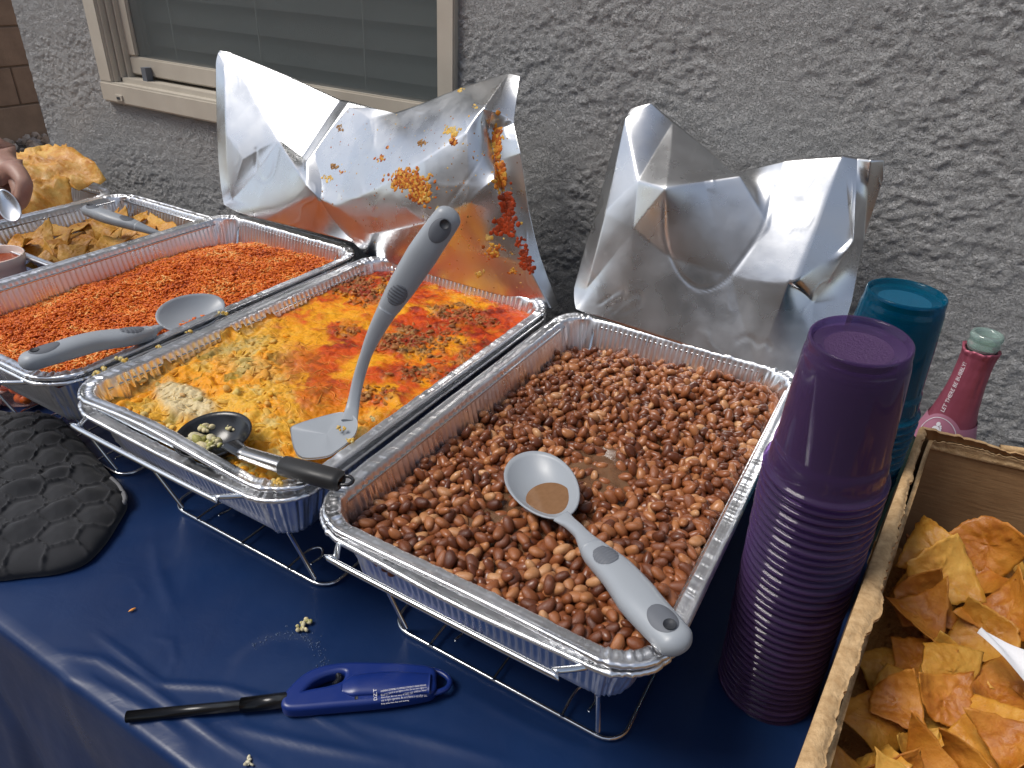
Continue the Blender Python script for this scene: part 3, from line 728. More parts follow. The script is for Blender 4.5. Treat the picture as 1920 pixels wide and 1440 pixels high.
def bean_rot(b):
    a = b[3]; rx_, ry_ = b[6] + b[7] * .5 - .25, -b[5] + (b[7] * 7 % 1) * .5 - .25
    roll = (b[7] * 13 % 1 - .5) * 1.6
    return np.array((Matrix.Rotation(rx_, 3, 'X') @ Matrix.Rotation(ry_, 3, 'Y') @ Matrix.Rotation(a, 3, 'Z') @ Matrix.Rotation(roll, 3, 'X')))
# largest in the picture = nearest to the camera among the ones on top
tz = B[:, 2] - bean_level(B[:, 0], B[:, 1])
score = np.where(tz > -.0068, 1, 0) / np.linalg.norm(B[:, :3] - CAM, axis=1) * B[:, 4]
order = np.argsort(-score); near = order[:300]; rest = order[300:]
bmesh_v = []
for k in range(24):
    v, f = variants[k % 8]; me = mesh('pinto_bean', v, f, M_bean); attr(me, 'tone', np.full(len(v), (k * .618) % 1)); bmesh_v.append(me)
for i in near:
    b = B[i]; o = link('pinto_bean', bmesh_v[int(b[7] * 997) % 24])
    o.matrix_world = Matrix.Translation(b[:3]) @ Matrix(bean_rot(b)).to_4x4() @ Matrix.Scale(b[4] / 1.0, 4)
    tag(o, 'glossy cooked brown pinto bean near the front of the bean pan', 'bean', 'single pinto beans at the front of the bean pan')
Vs, Fs, Ts, k = [], [], [], 0
for i in rest:
    b = B[i]; v, f = variants[int(b[7] * 997) % 8]
    Vs.append((v * b[4]) @ bean_rot(b).T + b[:3]); Fs.append(f + k); k += len(v); Ts.append(np.full(len(v), (b[7] * 31) % 1))
o = obj('pinto_beans', np.concatenate(Vs), np.concatenate(Fs), M_bean); attr(o.data, 'tone', np.concatenate(Ts))
tag(o, 'mass of cooked brown pinto beans filling the rest of the pan', 'beans', kind='stuff')
# broth standing between the beans
X, Y = np.meshgrid(np.linspace(cB[0] - BW / 2 + .012, cB[0] + BW / 2 - .012, 90), np.linspace(cB[1] - BL / 2 + .012, cB[1] + BL / 2 - .012, 140), indexing='ij')
Z = bean_level(X, Y) - .0098
pool = np.exp(-(((X - .178) / .042) ** 2 + ((Y - .235) / .055) ** 2)) + .8 * np.exp(-(((X - .135) / .05) ** 2 + ((Y - .125) / .035) ** 2))
Z = Z + .0105 * np.clip(pool * 1.3, 0, 1.1)
M = Mat('bean_broth', (.20, .105, .055), .10); tr = M.n('BsdfTransparent'); tr.inputs[0].default_value = (.75, .55, .42, 1); mx = M.n('MixShader')
M.base(M.mixc(M.noise(60, 5), (.16, .075, .038), (.27, .155, .085)))
M.l(M.map(M.noise(38, 5, .6), .3, .7, .35, .85), mx.inputs[0]); M.l(tr.outputs[0], mx.inputs[1]); M.l(M.b.outputs[0], mx.inputs[2]); M.l(mx.outputs[0], M.t.nodes['Material Output'].inputs[0])
M.bump(M.noise(90, 3), .25, .002)
tag(obj('bean_broth', np.stack([X, Y, Z], -1).reshape(-1, 3), gridf(90, 140), M.m), 'brown cooking liquid pooled between the pinto beans', 'broth', kind='stuff')

# ------------------------------------------------------------ red rice
def rice_level(x, y):
    u = (x - cR[0]) / (BW / 2); v_ = (y - cR[1]) / (BL / 2)
    h = RZ - .024 + .009 * u + .006 * np.cos(v_ * 1.6)
    h = h - .012 * sstep(-.4, -1, u) + .010 * np.exp(-(((u + .05) / .5) ** 2 + ((v_ - .45) / .4) ** 2)) - .010 * sstep(.8, 1, v_)
    h = h - .006 * np.exp(-(((u - .1) / .3) ** 2 + ((v_ + .25) / .2) ** 2))
    return h + .0060 * fbm(x * 15, y * 15, 111, 4, gain=.55)
X, Y = np.meshgrid(np.linspace(cR[0] - BW / 2, cR[0] + BW / 2, 120), np.linspace(cR[1] - BL / 2, cR[1] + BL / 2, 190), indexing='ij')
M = Mat('rice_grain', (.5, .16, .05), .42)
M.base(M.ramp(M.attr('tone'), [(0, (.34, .048, .004)), (.35, (.60, .110, .008)), (.75, (.74, .175, .014)), (.95, (.80, .26, .035)), (1, (.82, .42, .13))]))
M.b.inputs['Specular IOR Level'].default_value = .35
M_rice = M.m
n = 27000
rp = np.stack([NR.uniform(cR[0] - BW / 2, cR[0] + BW / 2, n), NR.uniform(cR[1] - BL / 2, cR[1] + BL / 2, n)], 1)
rp = rp[inside(rp[:, 0], rp[:, 1], cR[0], cR[1], BW, BL) < -.001]; n = len(rp)
hz = rice_level(rp[:, 0], rp[:, 1]) + NR.uniform(-.0026, .0022, n) + .0022 * fbm(rp[:, 0] * 120, rp[:, 1] * 120, 115, 2)
tp = []
for x, r in ((-.62, .62), (0, 1), (.62, .62)):
    for a in np.arange(5) / 5 * 2 * PI: tp.append((x, r * math.cos(a), r * math.sin(a)))
tp += [(-1, 0, 0), (1, 0, 0)]
tf = []
for rg in range(2):
    for i in range(5):
        a, b, c, d = rg * 5 + i, rg * 5 + (i + 1) % 5, rg * 5 + 5 + (i + 1) % 5, rg * 5 + 5 + i; tf += [(a, b, c), (a, c, d)]
for i in range(5): tf += [(15, (i + 1) % 5, i), (16, 10 + i, 10 + (i + 1) % 5)]
gs = np.stack([NR.uniform(.0033, .0048, n), NR.uniform(.00115, .00145, n), NR.uniform(.0011, .0014, n)], 1)
v, f = scatter(np.array(tp), np.array(tf), np.column_stack([rp, hz]), randrot(n, .28, 12), gs)
o = obj('red_rice', v, f, M_rice); attr(o.data, 'tone', np.repeat(np.clip(NR.rand(n) * .7 + .25 + .5 * fbm(rp[:, 0] * 25, rp[:, 1] * 25, 116, 3), 0, 1), len(tp)))
tag(o, 'heap of loose orange red spanish rice filling the pan', 'rice', kind='stuff')
M = Mat('rice_bed', (.36, .055, .010), .6); M.bump(M.noise(300, 3), .8, .002)
tag(obj('rice_bed', np.stack([X, Y, rice_level(X, Y) - .0022], -1).reshape(-1, 3), gridf(120, 190), M.m), 'packed rice lying under the loose orange grains', 'rice', kind='stuff')

# ------------------------------------------------------------ enchilada casserole
nx_, ny_ = 330, 560
X, Y = np.meshgrid(np.linspace(cE[0] - BW / 2 - .001, cE[0] + BW / 2 + .001, nx_), np.linspace(cE[1] - BL / 2 - .001, cE[1] + BL / 2 + .001, ny_), indexing='ij')
q = px(np.stack([X, Y, np.full_like(X, RZ - .012)], -1)); QX, QY = q[..., 0], q[..., 1]     # survey coordinates, used to place what was seen
u = (X - cE[0]) / (BW / 2); vv = (Y - cE[1]) / (BL / 2)
def blob(cx, cy, rx_, ry_, ang=0, soft=.35, jag=.5, seed=0):
    c, s = math.cos(ang), math.sin(ang); a = ((QX - cx) * c + (QY - cy) * s) / rx_; b = (-(QX - cx) * s + (QY - cy) * c) / ry_
    r = np.hypot(a, b) + jag * fbm(X * 45, Y * 45, 200 + seed, 4, gain=.6)
    return sstep(1 + soft * 1.3, 1 - soft * 1.3, r)
scooped = sstep(.08, -.18, (QX - 420) / 520 - (QY - 700) / -600 * 0 + .35 * fbm(X * 14, Y * 14, 121, 3) + (vv + .35) * .9)    # loose, cream coloured front
green = np.clip(sstep(.62, .30, (vv + 1) / 2 + .10 * u + .10 * fbm(X * 18, Y * 18, 122, 4)), 0, 1)                        # the pale, chicken end
H = RZ - .013 + .0035 * fbm(X * 11, Y * 11, 123, 3) + .0022 * fbm(X * 40, Y * 40, 124, 4, gain=.6)
lump = np.abs(fbm(X * 46, Y * 46, 125, 4, gain=.5)); lump2 = fbm(X * 110, Y * 110, 126, 3, gain=.6)
eaten = blob(480, 850, 150, 60, .35, .5, .25, 1) * .35 + blob(330, 770, 95, 50, .3, .5, .3, 2) * .7 + blob(640, 810, 90, 55, -.2, .4, .2, 3) + blob(250, 715, 40, 30, 0, .4, .3, 8) * .3
H = H - .014 * np.clip(eaten, 0, 1.2)
n0 = fbm(X * 32 + .4 * fbm(X * 20, Y * 20, 137, 2), Y * 50, 138, 4, gain=.6)
rough_zone = np.clip(sstep(600, 480, QX) + sstep(820, 900, QY) + eaten, 0, 1) * green
H = H + rough_zone * (.0060 * fbm(X * 24, Y * 24, 129, 3) + .0080 * np.abs(fbm(X * 60, Y * 60, 130, 3, gain=.5)) + .0030 * lump - .0022 + .0012 * lump2) + (1 - rough_zone) * (.0030 * lump + .0025 * n0 + .0006 * lump2)
edgeD = -inside(X, Y, cE[0], cE[1], BW, BL)
H = H - .005 * np.exp(-edgeD / .010) * (.5 + vnoise(X * 50, Y * 50, 127)) * (1 - .6 * sstep(0, 1, vv)) + .010 * np.exp(-edgeD / .006) * (vnoise(X * 40, Y * 40, 128) > .62) * green
# beef crumbles
beef = np.zeros_like(X)
for i, (cx, cy, a, b, g) in enumerate(((690, 545, 70, 26, .25), (640, 530, 30, 20, 0), (790, 640, 75, 26, -.15), (735, 632, 30, 15, .2), (850, 585, 40, 16, .1), (790, 700, 55, 16, -.2), (705, 735, 38, 13, 0), (880, 660, 35, 14, -.4), (640, 620, 26, 14, .2), (760, 780, 30, 10, 0), (905, 600, 24, 12, 0), (560, 560, 18, 10, 0))):
    beef = np.maximum(beef, blob(cx, cy, a, b, g, .3, .75, 20 + i))
crumb = np.maximum(0, fbm(X * 150, Y * 150, 141, 3, gain=.6)) + .6 * np.maximum(0, fbm(X * 80, Y * 80, 142, 2))
H = H + beef * (.0050 * crumb)
# red sauce and cheese pigment
def C3(*c): return np.array(c, float)
n1 = 1.25 * fbm(X * 13, Y * 13, 131, 5, gain=.58); n2 = fbm(X * 30 + n1, Y * 22, 132, 5, gain=.6); n3 = fbm(X * 80, Y * 60, 133, 4, gain=.65); n4 = fbm(X * 8, Y * 8, 134, 3)
def lerp(a, b, t): return a * (1 - t[..., None]) + b * t[..., None]
cheddar = lerp(C3(.84, .36, .006) + 0 * X[..., None], C3(.76, .16, .002), sstep(-.25, .45, n2))
cheddar = lerp(cheddar, C3(.86, .46, .03) + 0 * cheddar, sstep(.12, .50, n3) * .75)
redm = np.clip(sstep(.0, .60, n1 * 1.0 + (vv + .02) * .55 + .14 * u + n2 * .5 + .12), 0, 1)
for i, (cx, cy, a, b, g, s_) in enumerate(((545, 590, 75, 38, .5, 1), (640, 515, 90, 28, .1, .9), (720, 700, 150, 16, -.25, .9), (880, 620, 90, 45, -.4, 1), (960, 580, 70, 35, 0, .9), (860, 700, 90, 16, -.5, 1), (690, 640, 90, 14, -.1, .8), (560, 690, 50, 30, 0, .5), (620, 740, 55, 26, .2, .55), (800, 560, 60, 20, .3, .6))):
    redm = np.maximum(redm * .98, blob(cx, cy, a, b, g, .5, .6, 40 + i) * s_)
yel = np.zeros_like(X)
for i, (cx, cy, a, b, g) in enumerate(((680, 600, 60, 22, .2), (860, 560, 60, 14, .1), (830, 650, 60, 14, -.2), (560, 620, 50, 40, .5), (800, 740, 60, 14, -.5), (690, 680, 50, 14, 0))): yel = np.maximum(yel, blob(cx, cy, a, b, g, .6, .7, 60 + i))
redm = redm * (1 - .8 * yel)
redc = lerp(C3(.36, .022, .002) + 0 * cheddar, C3(.64, .075, .002), sstep(-.3, .35, n3))
redc = lerp(redc, C3(.20, .018, .002) + 0 * redc, sstep(.22, .5, -n3 + .4 * n0) * .8)
col = lerp(cheddar, redc, sstep(.12, .80, redm + .45 * n0 + .25 * n3))
cream = lerp(C3(.78, .44, .05) + 0 * col, C3(.72, .55, .20), sstep(-.05, .5, n3)); cream = lerp(cream, C3(.84, .33, .006), sstep(-.05, .25, n2 + .2 * n4) * .9)
cream = lerp(cream, C3(.22, .19, .03), (sstep(.34, .50, fbm(X * 45, Y * 45, 151, 3)) * .75))
gm = green * np.clip(.10 + .9 * rough_zone + .4 * n2, 0, 1)
col = lerp(col, cream, np.clip(gm, 0, 1))
pale = blob(345, 745, 55, 24, .3, .25, .3, 75); col = lerp(col, C3(.70, .58, .34), pale); H = H + .006 * pale
pale2 = blob(470, 690, 60, 20, .3, .5, .7, 76) * .5; col = lerp(col, C3(.62, .50, .20), pale2)
mush = blob(270, 690, 60, 40, 0, .5, .6, 77) * .8 + blob(400, 655, 60, 26, -.2, .5, .6, 78) * .55; col = lerp(col, C3(.30, .24, .09), np.clip(mush, 0, 1) * sstep(-.4, .3, n3))
bc = lerp(C3(.14, .062, .020) + 0 * col, C3(.36, .22, .09), sstep(-.1, .35, fbm(X * 160, Y * 160, 143, 2)))
col = lerp(col, bc, np.clip(beef * sstep(-.02, .14, crumb) * (.55 + 1.2 * n3), 0, 1))
brown = np.exp(-edgeD / .006) * sstep(.35, .7, vnoise(X * 30, Y * 30, 152)) * (1 - green * .6); col = lerp(col, C3(.30, .10, .02), brown * .8)
mask = (inside(X, Y, cE[0], cE[1], BW + .004, BL + .004) < 0)
idx = -np.ones(X.size, int); keep = mask.ravel(); idx[keep] = np.arange(keep.sum())
F = gridf(nx_, ny_); F = idx[F]; F = F[(F >= 0).all(1)]
M = Mat('casserole', (.7, .3, .05), .38)
ca = M.attr('pigment', 'Color')
strand = M.n('Mapping'); M.l(M.obc(), strand.inputs[0]); strand.inputs['Rotation'].default_value = (0, 0, .6); strand.inputs['Scale'].default_value = (1, 3.2, 1)
fine = M.noise(230, 5, .7, 1.2, vec=strand.outputs[0])
M.base(M.mixc(M.map(fine, .35, .7, 0, .55), ca, (.70, .60, .45), 'MULTIPLY')); M.bump(fine, .55, .0016); M.bump(M.noise(700, 3), .3, .0005)
M.rough(M.map(M.noise(70, 4), .35, .65, .30, .62)); M.b.inputs['Specular IOR Level'].default_value = .22; M.b.inputs['Coat Weight'].default_value = .07; M.b.inputs['Coat Roughness'].default_value = .10
M.b.inputs['Subsurface Weight'].default_value = .04; M.b.inputs['Subsurface Radius'].default_value = (.006, .003, .001); M.b.inputs['Subsurface Scale'].default_value = 1
M_cas = M.m
cas = obj('enchilada_casserole', np.stack([X, Y, H], -1).reshape(-1, 3)[keep], F, M_cas, loc=(cE[0], cE[1], RZ - .03))
attr(cas.data, 'pigment', np.concatenate([np.clip(col, 0, 1), np.ones((*col.shape[:2], 1))], -1).reshape(-1, 4)[keep], 'FLOAT_COLOR')
tag(cas, 'baked enchilada casserole with melted cheddar, red sauce and ground beef', 'casserole')
def casH(x, y):
    i = np.clip(((x - X[0, 0]) / (X[-1, 0] - X[0, 0]) * (nx_ - 1)).astype(int), 0, nx_ - 1); j = np.clip(((y - Y[0, 0]) / (Y[0, -1] - Y[0, 0]) * (ny_ - 1)).astype(int), 0, ny_ - 1)
    return H[i, j], col[i, j], beef[i, j], green[i, j], rough_zone[i, j], mask[i, j]
# loose lumps: chicken, cheese curds and crumbles standing proud
bm = bmesh.new(); bmesh.ops.create_icosphere(bm, subdivisions=2, radius=1); ico2 = np.array([v_.co[:] for v_ in bm.verts]); ico2f = np.array([[v_.index for v_ in f_.verts] for f_ in bm.faces]); bm.free()
def lumps(name, n, pick, smin, smax, seed, part_of, colf, lift=.0, tpl=(ico2, ico2f)):
    R_ = np.random.RandomState(seed); p = np.stack([R_.uniform(X[0, 0], X[-1, 0], n), R_.uniform(Y[0, 0], Y[0, -1], n)], 1)
    h, c, bf, g, rz, mk = casH(p[:, 0], p[:, 1]); kp = (R_.rand(n) < pick(bf, g, rz)) & mk
    p, h, c = p[kp], h[kp], c[kp]; n = len(p)
    s = R_.uniform(smin, smax, (n, 1)) * np.stack([R_.uniform(.8, 1.9, n), R_.uniform(.6, 1., n), R_.uniform(.45, .8, n)], 1)
    v, f = scatter(tpl[0], tpl[1], np.column_stack([p, h + lift]), randrot(n, .4, seed), s, .13, seed)
    o = obj(name, v, f, M_cas, part_of); cc = colf(c, R_, n); attr(o.data, 'pigment', np.repeat(np.column_stack([np.clip(cc, 0, 1), np.ones(n)]), len(tpl[0]), 0), 'FLOAT_COLOR'); o['kind'] = 'stuff'
lumps('beef_crumbles', 26000, lambda b, g, r: b * .12, .0014, .0034, 3, cas, lambda c, R_, n: c * .35 + .65 * np.array([.26, .13, .04]) * R_.uniform(.5, 1.8, (n, 1)), .0002)
pal = np.array([(.74, .50, .14), (.80, .36, .02), (.76, .58, .24), (.78, .30, .01), (.34, .30, .04), (.72, .45, .10)])
lumps('chicken_and_cheese_bits', 1100, lambda b, g, r: r * .16, .0024, .0056, 4, cas, lambda c, R_, n: (pal[R_.randint(0, 6, n)] * .4 + c * .6) * R_.uniform(.85, 1.1, (n, 1)), .0)
# melted shreds lying on the top
R_ = np.random.RandomState(9); VV = []; FF = []; CC = []; k = 0
for i in range(1100):
    x0, y0 = R_.uniform(X[0, 0] + .01, X[-1, 0] - .01), R_.uniform(Y[0, 0] + .01, Y[0, -1] - .01)
    hh, c_, bf, g, rz, mk = casH(np.array([x0]), np.array([y0]))
    if not mk[0] or bf[0] > .5 or R_.rand() > .35 + .65 * g[0]: continue
    a = R_.normal(.7, .8); L = R_.uniform(.008, .022); bend = R_.normal(0, 12); pts = []
    for t in np.linspace(-.5, .5, 7):
        aa = a + bend * t * L * 3; x = x0 + math.cos(aa) * t * L; y = y0 + math.sin(aa) * t * L
        pts.append((x, y, casH(np.array([x]), np.array([y]))[0][0] + .0002))
    pts = np.array(pts); pts[:, 2] = np.convolve(np.pad(pts[:, 2], 1, 'edge'), [.25, .5, .25], 'valid')
    v, f = tube_geo(pts, np.array([.25, .8, 1, 1, 1, .8, .25]) * R_.uniform(.0006, .0011), 5); v = np.asarray(v); v[:, 2] = pts[:, 2].mean() + (v[:, 2] - pts[:, 2].mean()) * .75 - .0003
    VV.append(v); FF += [tuple(j + k for j in q_) for q_ in f]; k += len(v)
    cc = (c_[0] * .8 + .2 * np.array([.84, .50, .10])) * R_.uniform(.9, 1.12); CC.append(np.tile([*np.clip(cc, 0, 1), 1], (len(v), 1)))
o = obj('melted_cheese_shreds', np.concatenate(VV), FF, M_cas, cas); attr(o.data, 'pigment', np.concatenate(CC), 'FLOAT_COLOR'); o['kind'] = 'stuff'

# ------------------------------------------------------------ tortilla chips
def chip_mat(name, stops, fry=.5):
    M = Mat(name, stops[1], .5)
    n_ = M.noise(24, 5, .6); b_ = M.noise(160, 3, .6)
    c = M.ramp(n_, [(.28, stops[0]), (.5, stops[1]), (.72, stops[2])]); sp = M.map(M.voro(150), .0, .16, fry, 0)
    c = M.mixc(sp, c, tuple(k * .45 for k in stops[0])); M.base(M.mixc(M.map(b_, .45, .7, 0, .45), c, stops[2]))
    M.bump(M.map(M.voro(95, 'SMOOTH_F1'), .0, .55, 1, 0), .45, .0016); M.bump(M.noise(240, 4, .7), .8, .0009); M.rough(M.map(M.noise(60, 3), .35, .65, .36, .66)); M.b.inputs['Subsurface Weight'].default_value = .1; M.b.inputs['Subsurface Radius'].default_value = (.004, .002, .001)
    return M.m
chipM = [chip_mat('fried_tortilla', ((.36, .120, .010), (.50, .205, .018), (.62, .315, .045))), chip_mat('fried_tortilla_pale', ((.42, .165, .016), (.56, .26, .030), (.66, .38, .07))), chip_mat('fried_tortilla_dark', ((.26, .070, .006), (.42, .140, .012), (.54, .23, .026)))]
def chip_geo(seed, S=.066, quarter=False, puff=1.):
    R_ = np.random.RandomState(seed); N = 26
    # corners of a torn triangle or a tapered quadrilateral with one round side
    kind = R_.randint(3)
    P = [np.array(p) for p in ([(-.52, -.30), (.52, -.34), (.02, .56)], [(-.5, -.32), (.5, -.42), (.34, .40), (-.22, .46)], [(-.56, -.22), (.46, -.40), (.42, .22), (-.06, .52)])[kind]]
    P = [p + R_.uniform(-.07, .07, 2) for p in P]
    ring = []
    for i in range(len(P)):
        a, b = P[i], P[(i + 1) % len(P)]; d = b - a; nrm = np.array([d[1], -d[0]]); bow = R_.uniform(-.02, .07)
        for t in np.arange(0, 1, 1 / 14): ring.append(a + d * t + nrm * bow * math.sin(t * PI) + .008 * R_.randn(2))
    ring = np.array(ring); k = np.array([.25, .5, .25]); m_ = len(ring)
    c = ring.mean(0); K = 11
    s = np.linspace(0, 1, K)[1:]
    V2 = np.concatenate([[c]] + [c + (ring - c) * t for t in s])
    x, y = V2[:, 0], V2[:, 1]
    a = R_.uniform(0, PI); uu = x * math.cos(a) + y * math.sin(a); w2 = -x * math.sin(a) + y * math.cos(a)
    curl = R_.choice([.5, .9, 1.3, 1.8]) * R_.choice([-1, 1], p=[.35, .65]); z = -curl * uu * uu * .9 + R_.uniform(-.35, .35) * uu * w2 * 1.6 + R_.uniform(-.3, .3) * w2 ** 3 * 2
    sx = seed * 3.1
    z = z + puff * (.035 * fbm(x * 2.2 + sx, y * 2.2, 301, 2) + .022 * sstep(.12, .42, fbm(x * 15 + sx, y * 15, 302, 2)) + .004 * fbm(x * 22 + sx, y * 22, 303, 2))
    uu2 = uu * (1 - .25 * abs(curl) * uu * uu)
    x2 = uu2 * math.cos(a) - w2 * math.sin(a); y2 = uu2 * math.sin(a) + w2 * math.cos(a)
    top = np.stack([x2, y2, z], 1) * S; th = .0011
    bot = top - [0, 0, th * 1.5]
    F = [(0, 1 + i, 1 + (i + 1) % m_) for i in range(m_)]
    for j in range(K - 2):
        for i in range(m_): a0 = 1 + j * m_ + i; b0 = 1 + j * m_ + (i + 1) % m_; F.append((a0, a0 + m_, b0 + m_, b0))
    n_ = len(top); G = [tuple(q[::-1]) for q in [tuple(j + n_ for j in q) for q in F]]
    e = 1 + (K - 2) * m_
    R3 = [(e + i, n_ + e + i, n_ + e + (i + 1) % m_, e + (i + 1) % m_) for i in range(m_)]
    return np.concatenate([top, bot]), F + G + R3
chips = [mesh('tortilla_chip', *chip_geo(i), chipM[i % 3]) for i in range(15)]
def chip(x, y, z, yaw, tilt, tdir, s, k, label, group):
    o = link('tortilla_chip', chips[k % 15])
    o.matrix_world = Matrix.Translation((x, y, z)) @ Matrix.Rotation(tdir, 4, 'Z') @ Matrix.Rotation(tilt, 4, 'X') @ Matrix.Rotation(-tdir + yaw, 4, 'Z') @ Matrix.Scale(s, 4)
    return tag(o, label, 'chip', group)
# ------------------------------------------------------------ cardboard box of chips
BXT = .20
A0 = np.array([.4185, -.075]); A1 = np.array([.4580, .452]); dirv = (A1 - A0) / np.linalg.norm(A1 - A0); nr = np.array([dirv[1], -dirv[0]])   # nr points into the box
M = Mat('cardboard', (.34, .2, .09), .85)
mp = M.n('Mapping'); M.l(M.obc(), mp.inputs[0]); mp.inputs['Scale'].default_value = (1, 1, 9)
M.base(M.mixc(M.map(M.noise(22, 5, .6), .3, .7, 0, 1), (.27, .145, .060), (.36, .21, .095))); M.bump(M.noise(30, 3, vec=mp.outputs[0]), .35, .002); M.bump(M.noise(500, 3), .2, .0004); M_card = M.m
M = Mat('torn_cardboard', (.62, .44, .25), .9); M.base(M.mixc(M.map(M.noise(120, 4, .7), .35, .65, 0, 1), (.42, .26, .12), (.62, .42, .22))); M.bump(M.noise(220, 4, .7), .9, .0018); M_torn = M.m
bx = empty('cardboard_box', (.62, .2, 0), 'torn open brown cardboard box full of tortilla chips, front right corner', 'box')
def sheet(name, P0, P1, z0, z1f, th, nrm, mat, n=160, seed=0, jag=.0015, lean=0, drop=None):
    """upright corrugated panel with a ragged top edge"""
    t = np.linspace(0, 1, n); rag = jag * (fbm(t * 60, t * 0, seed, 4, gain=.65) + .8 * fbm(t * 14, t * 0 + 3, seed, 2)); z1 = np.array([z1f(k) for k in t]) + rag
    pts = []
    rows = 8
    for side in (0, 1):
        for r in range(rows):
            s = r / (rows - 1); z = z0 + (z1 - z0) * s; off = (side * th + lean * s + .0008 * math.sin(s * 9) + .002 * fbm(t * 3, t * 0 + s * 2, seed + 5, 2))
            p = np.array(P0)[None] + (np.array(P1) - P0)[None] * t[:, None] + np.array(nrm)[None] * np.atleast_1d(off)[:, None]
            pts.append(np.column_stack([p, z]))
    V = np.concatenate(pts); F = []
    g = [tuple(q_) for q_ in gridf(rows, n)]
    F += g; F += [tuple(j + rows * n for j in q_)[::-1] for q_ in g]
    a = (rows - 1) * n; b = rows * n + (rows - 1) * n
    mi = [0] * len(F); top = [(a + i, a + i + 1, b + i + 1, b + i) for i in range(n - 1)]; F += top; mi += [1] * len(top)
    ends = [(r * n, (r + 1) * n, rows * n + (r + 1) * n, rows * n + r * n) for r in range(rows - 1)] + [(r * n + n - 1, (r + 1) * n + n - 1, rows * n + (r + 1) * n + n - 1, rows * n + r * n + n - 1) for r in range(rows - 1)]
    F += ends; mi += [1] * len(ends)
    return obj(name, V, F, [mat, M_torn], bx, mi=mi)
W0 = A1 + np.array([.0, .0]); W1 = A1 + np.array([.36, .05])
sheet('side_panel', A0 + nr * .014, A1 + nr * .010, ZT, lambda t: BXT - .014 - .012 * math.exp(-((t - .52) / .22) ** 2), .004, nr, M_card, seed=401, jag=.004)
sheet('side_panel', A0 + nr * .004, A1 + nr * .001, ZT, lambda t: BXT - .004, .0035, nr, M_card, seed=405, jag=.001)
sheet('back_panel', W0, W1, ZT, lambda t: BXT + .002 - .014 * t, .005, (W1 - W0)[::-1] * [1, -1] / .36, M_card, seed=411, jag=.0025)
sheet('back_liner', W0 + [.012, -.004], W1 + [0, -.006], .181, lambda t: BXT - .006 - .012 * t + .003 * math.sin(t * 7), .0015, (W1 - W0)[::-1] * [1, -1] / .36, M_torn, seed=415, jag=.004)
sheet('right_panel', A0 + [.37, .02], W1, ZT, lambda t: BXT - .01, .005, -nr, M_card, seed=421)
sheet('front_panel', A0, A0 + np.array([.37, .02]), ZT, lambda t: BXT - .10, .005, np.array([0, 1.]), M_card, seed=425)
v, f = box(.47, -.065, ZT, .80, .44, ZT + .004); obj('bottom', v, f, M_card, bx, smooth=False)
# folded-over stub of the torn left flap: broad pale top with a ragged inner edge
n = 260; t = np.linspace(0, 1, n)
wdt = .0135 + .0045 * sstep(.25, .0, t) + .006 * np.exp(-((t - .44) / .035) ** 2) - .006 * sstep(.55, .95, t) + .0028 * fbm(t * 38, t * 0, 431, 4, gain=.7) + .0012 * fbm(t * 140, t * 0, 435, 2)
rows = 7; pts = []
for r in range(rows):
    s = r / (rows - 1); off = -.0016 + wdt * s; zz = BXT + .0035 * math.sin(s * PI * .6) - .005 * s * s + .0022 * fbm(t * 12, t * 0 + s * 2, 432, 3) - .003 * (s > .9) * vnoise(t * 90, t * 0, 8)
    pts.append(np.column_stack([A0 + (A1 - A0) * t[:, None] + nr * off[:, None], zz]))
top = np.concatenate(pts); low = top - [0, 0, .0032]
Fg = [tuple(q_) for q_ in gridf(rows, n)]; Fl = [tuple(j + len(top) for j in q_)[::-1] for q_ in Fg]; k = len(top)
rim = [(i, i + 1, k + i + 1, k + i) for i in range(n - 1)] + [((rows - 1) * n + i, (rows - 1) * n + i + 1, k + (rows - 1) * n + i + 1, k + (rows - 1) * n + i) for i in range(n - 1)]
obj('torn_flap', np.concatenate([top, low]), Fg + Fl + rim, M_torn, bx)
v, f = tube_geo(smooth_path([(A1[0] + .075, A1[1] + .012, BXT - .003), (A1[0] + .12, A1[1] + .017, BXT + .001), (A1[0] + .2, A1[1] + .026, BXT - .004), (A1[0] + .3, A1[1] + .04, BXT - .006)], 6), .0035, 7); obj('torn_flap', v, f, M_torn, bx)
# chips heaped in it
R_ = np.random.RandomState(77)
gch = 'tortilla chips heaped in the cardboard box'
def heap(x, y): return .095 + .030 * sstep(.42, .0, y) + .012 * math.sin(x * 30) * math.cos(y * 22) + .012 * sstep(.5, .6, x)
spots = []
for k in range(900):
    x, y = R_.uniform(.452, .76), R_.uniform(-.03, .40)
    if x < .418 + .08 * (y + .075) + .040: continue
    dmin = min([math.hypot(x - a, y - b) for a, b in spots], default=9)
    if dmin > .0190: spots.append((x, y))
spots.sort(key=lambda p: -p[1])
TONE = ('golden orange', 'pale yellow', 'dark browned')
def zone_label(x, y, k):
    zx = 'along the left wall' if x < .53 else ('down the middle' if x < .63 else 'toward the right side')
    zy = 'near the front edge' if y < .08 else ('halfway back' if y < .2 else 'near the back panel')
    return '%s tortilla chip %s of the box, %s' % (TONE[k % 3], zx, zy)
for k, (x, y) in enumerate(spots):
    ly = k % 3; kk_ = R_.randint(15)
    chip(x, y, heap(x, y) - .014 * ly + R_.uniform(-.006, .008), R_.uniform(0, 2 * PI), R_.uniform(.2, 1.25) if ly else R_.uniform(.15, .95), R_.uniform(-1.4, 1.4), R_.uniform(.72, 1.0), kk_, zone_label(x, y, kk_), gch)
BACK = {4: 'upright pale tortilla chip at the back left corner of the box', 5: 'tall triangular tortilla chip standing highest at the back of the box', 1: 'broad speckled tortilla chip leaning near the left wall of the box', 7: 'wide golden tortilla chip against the back panel of the box', 8: 'folded tortilla chip curling down in front of the tall triangular one'}
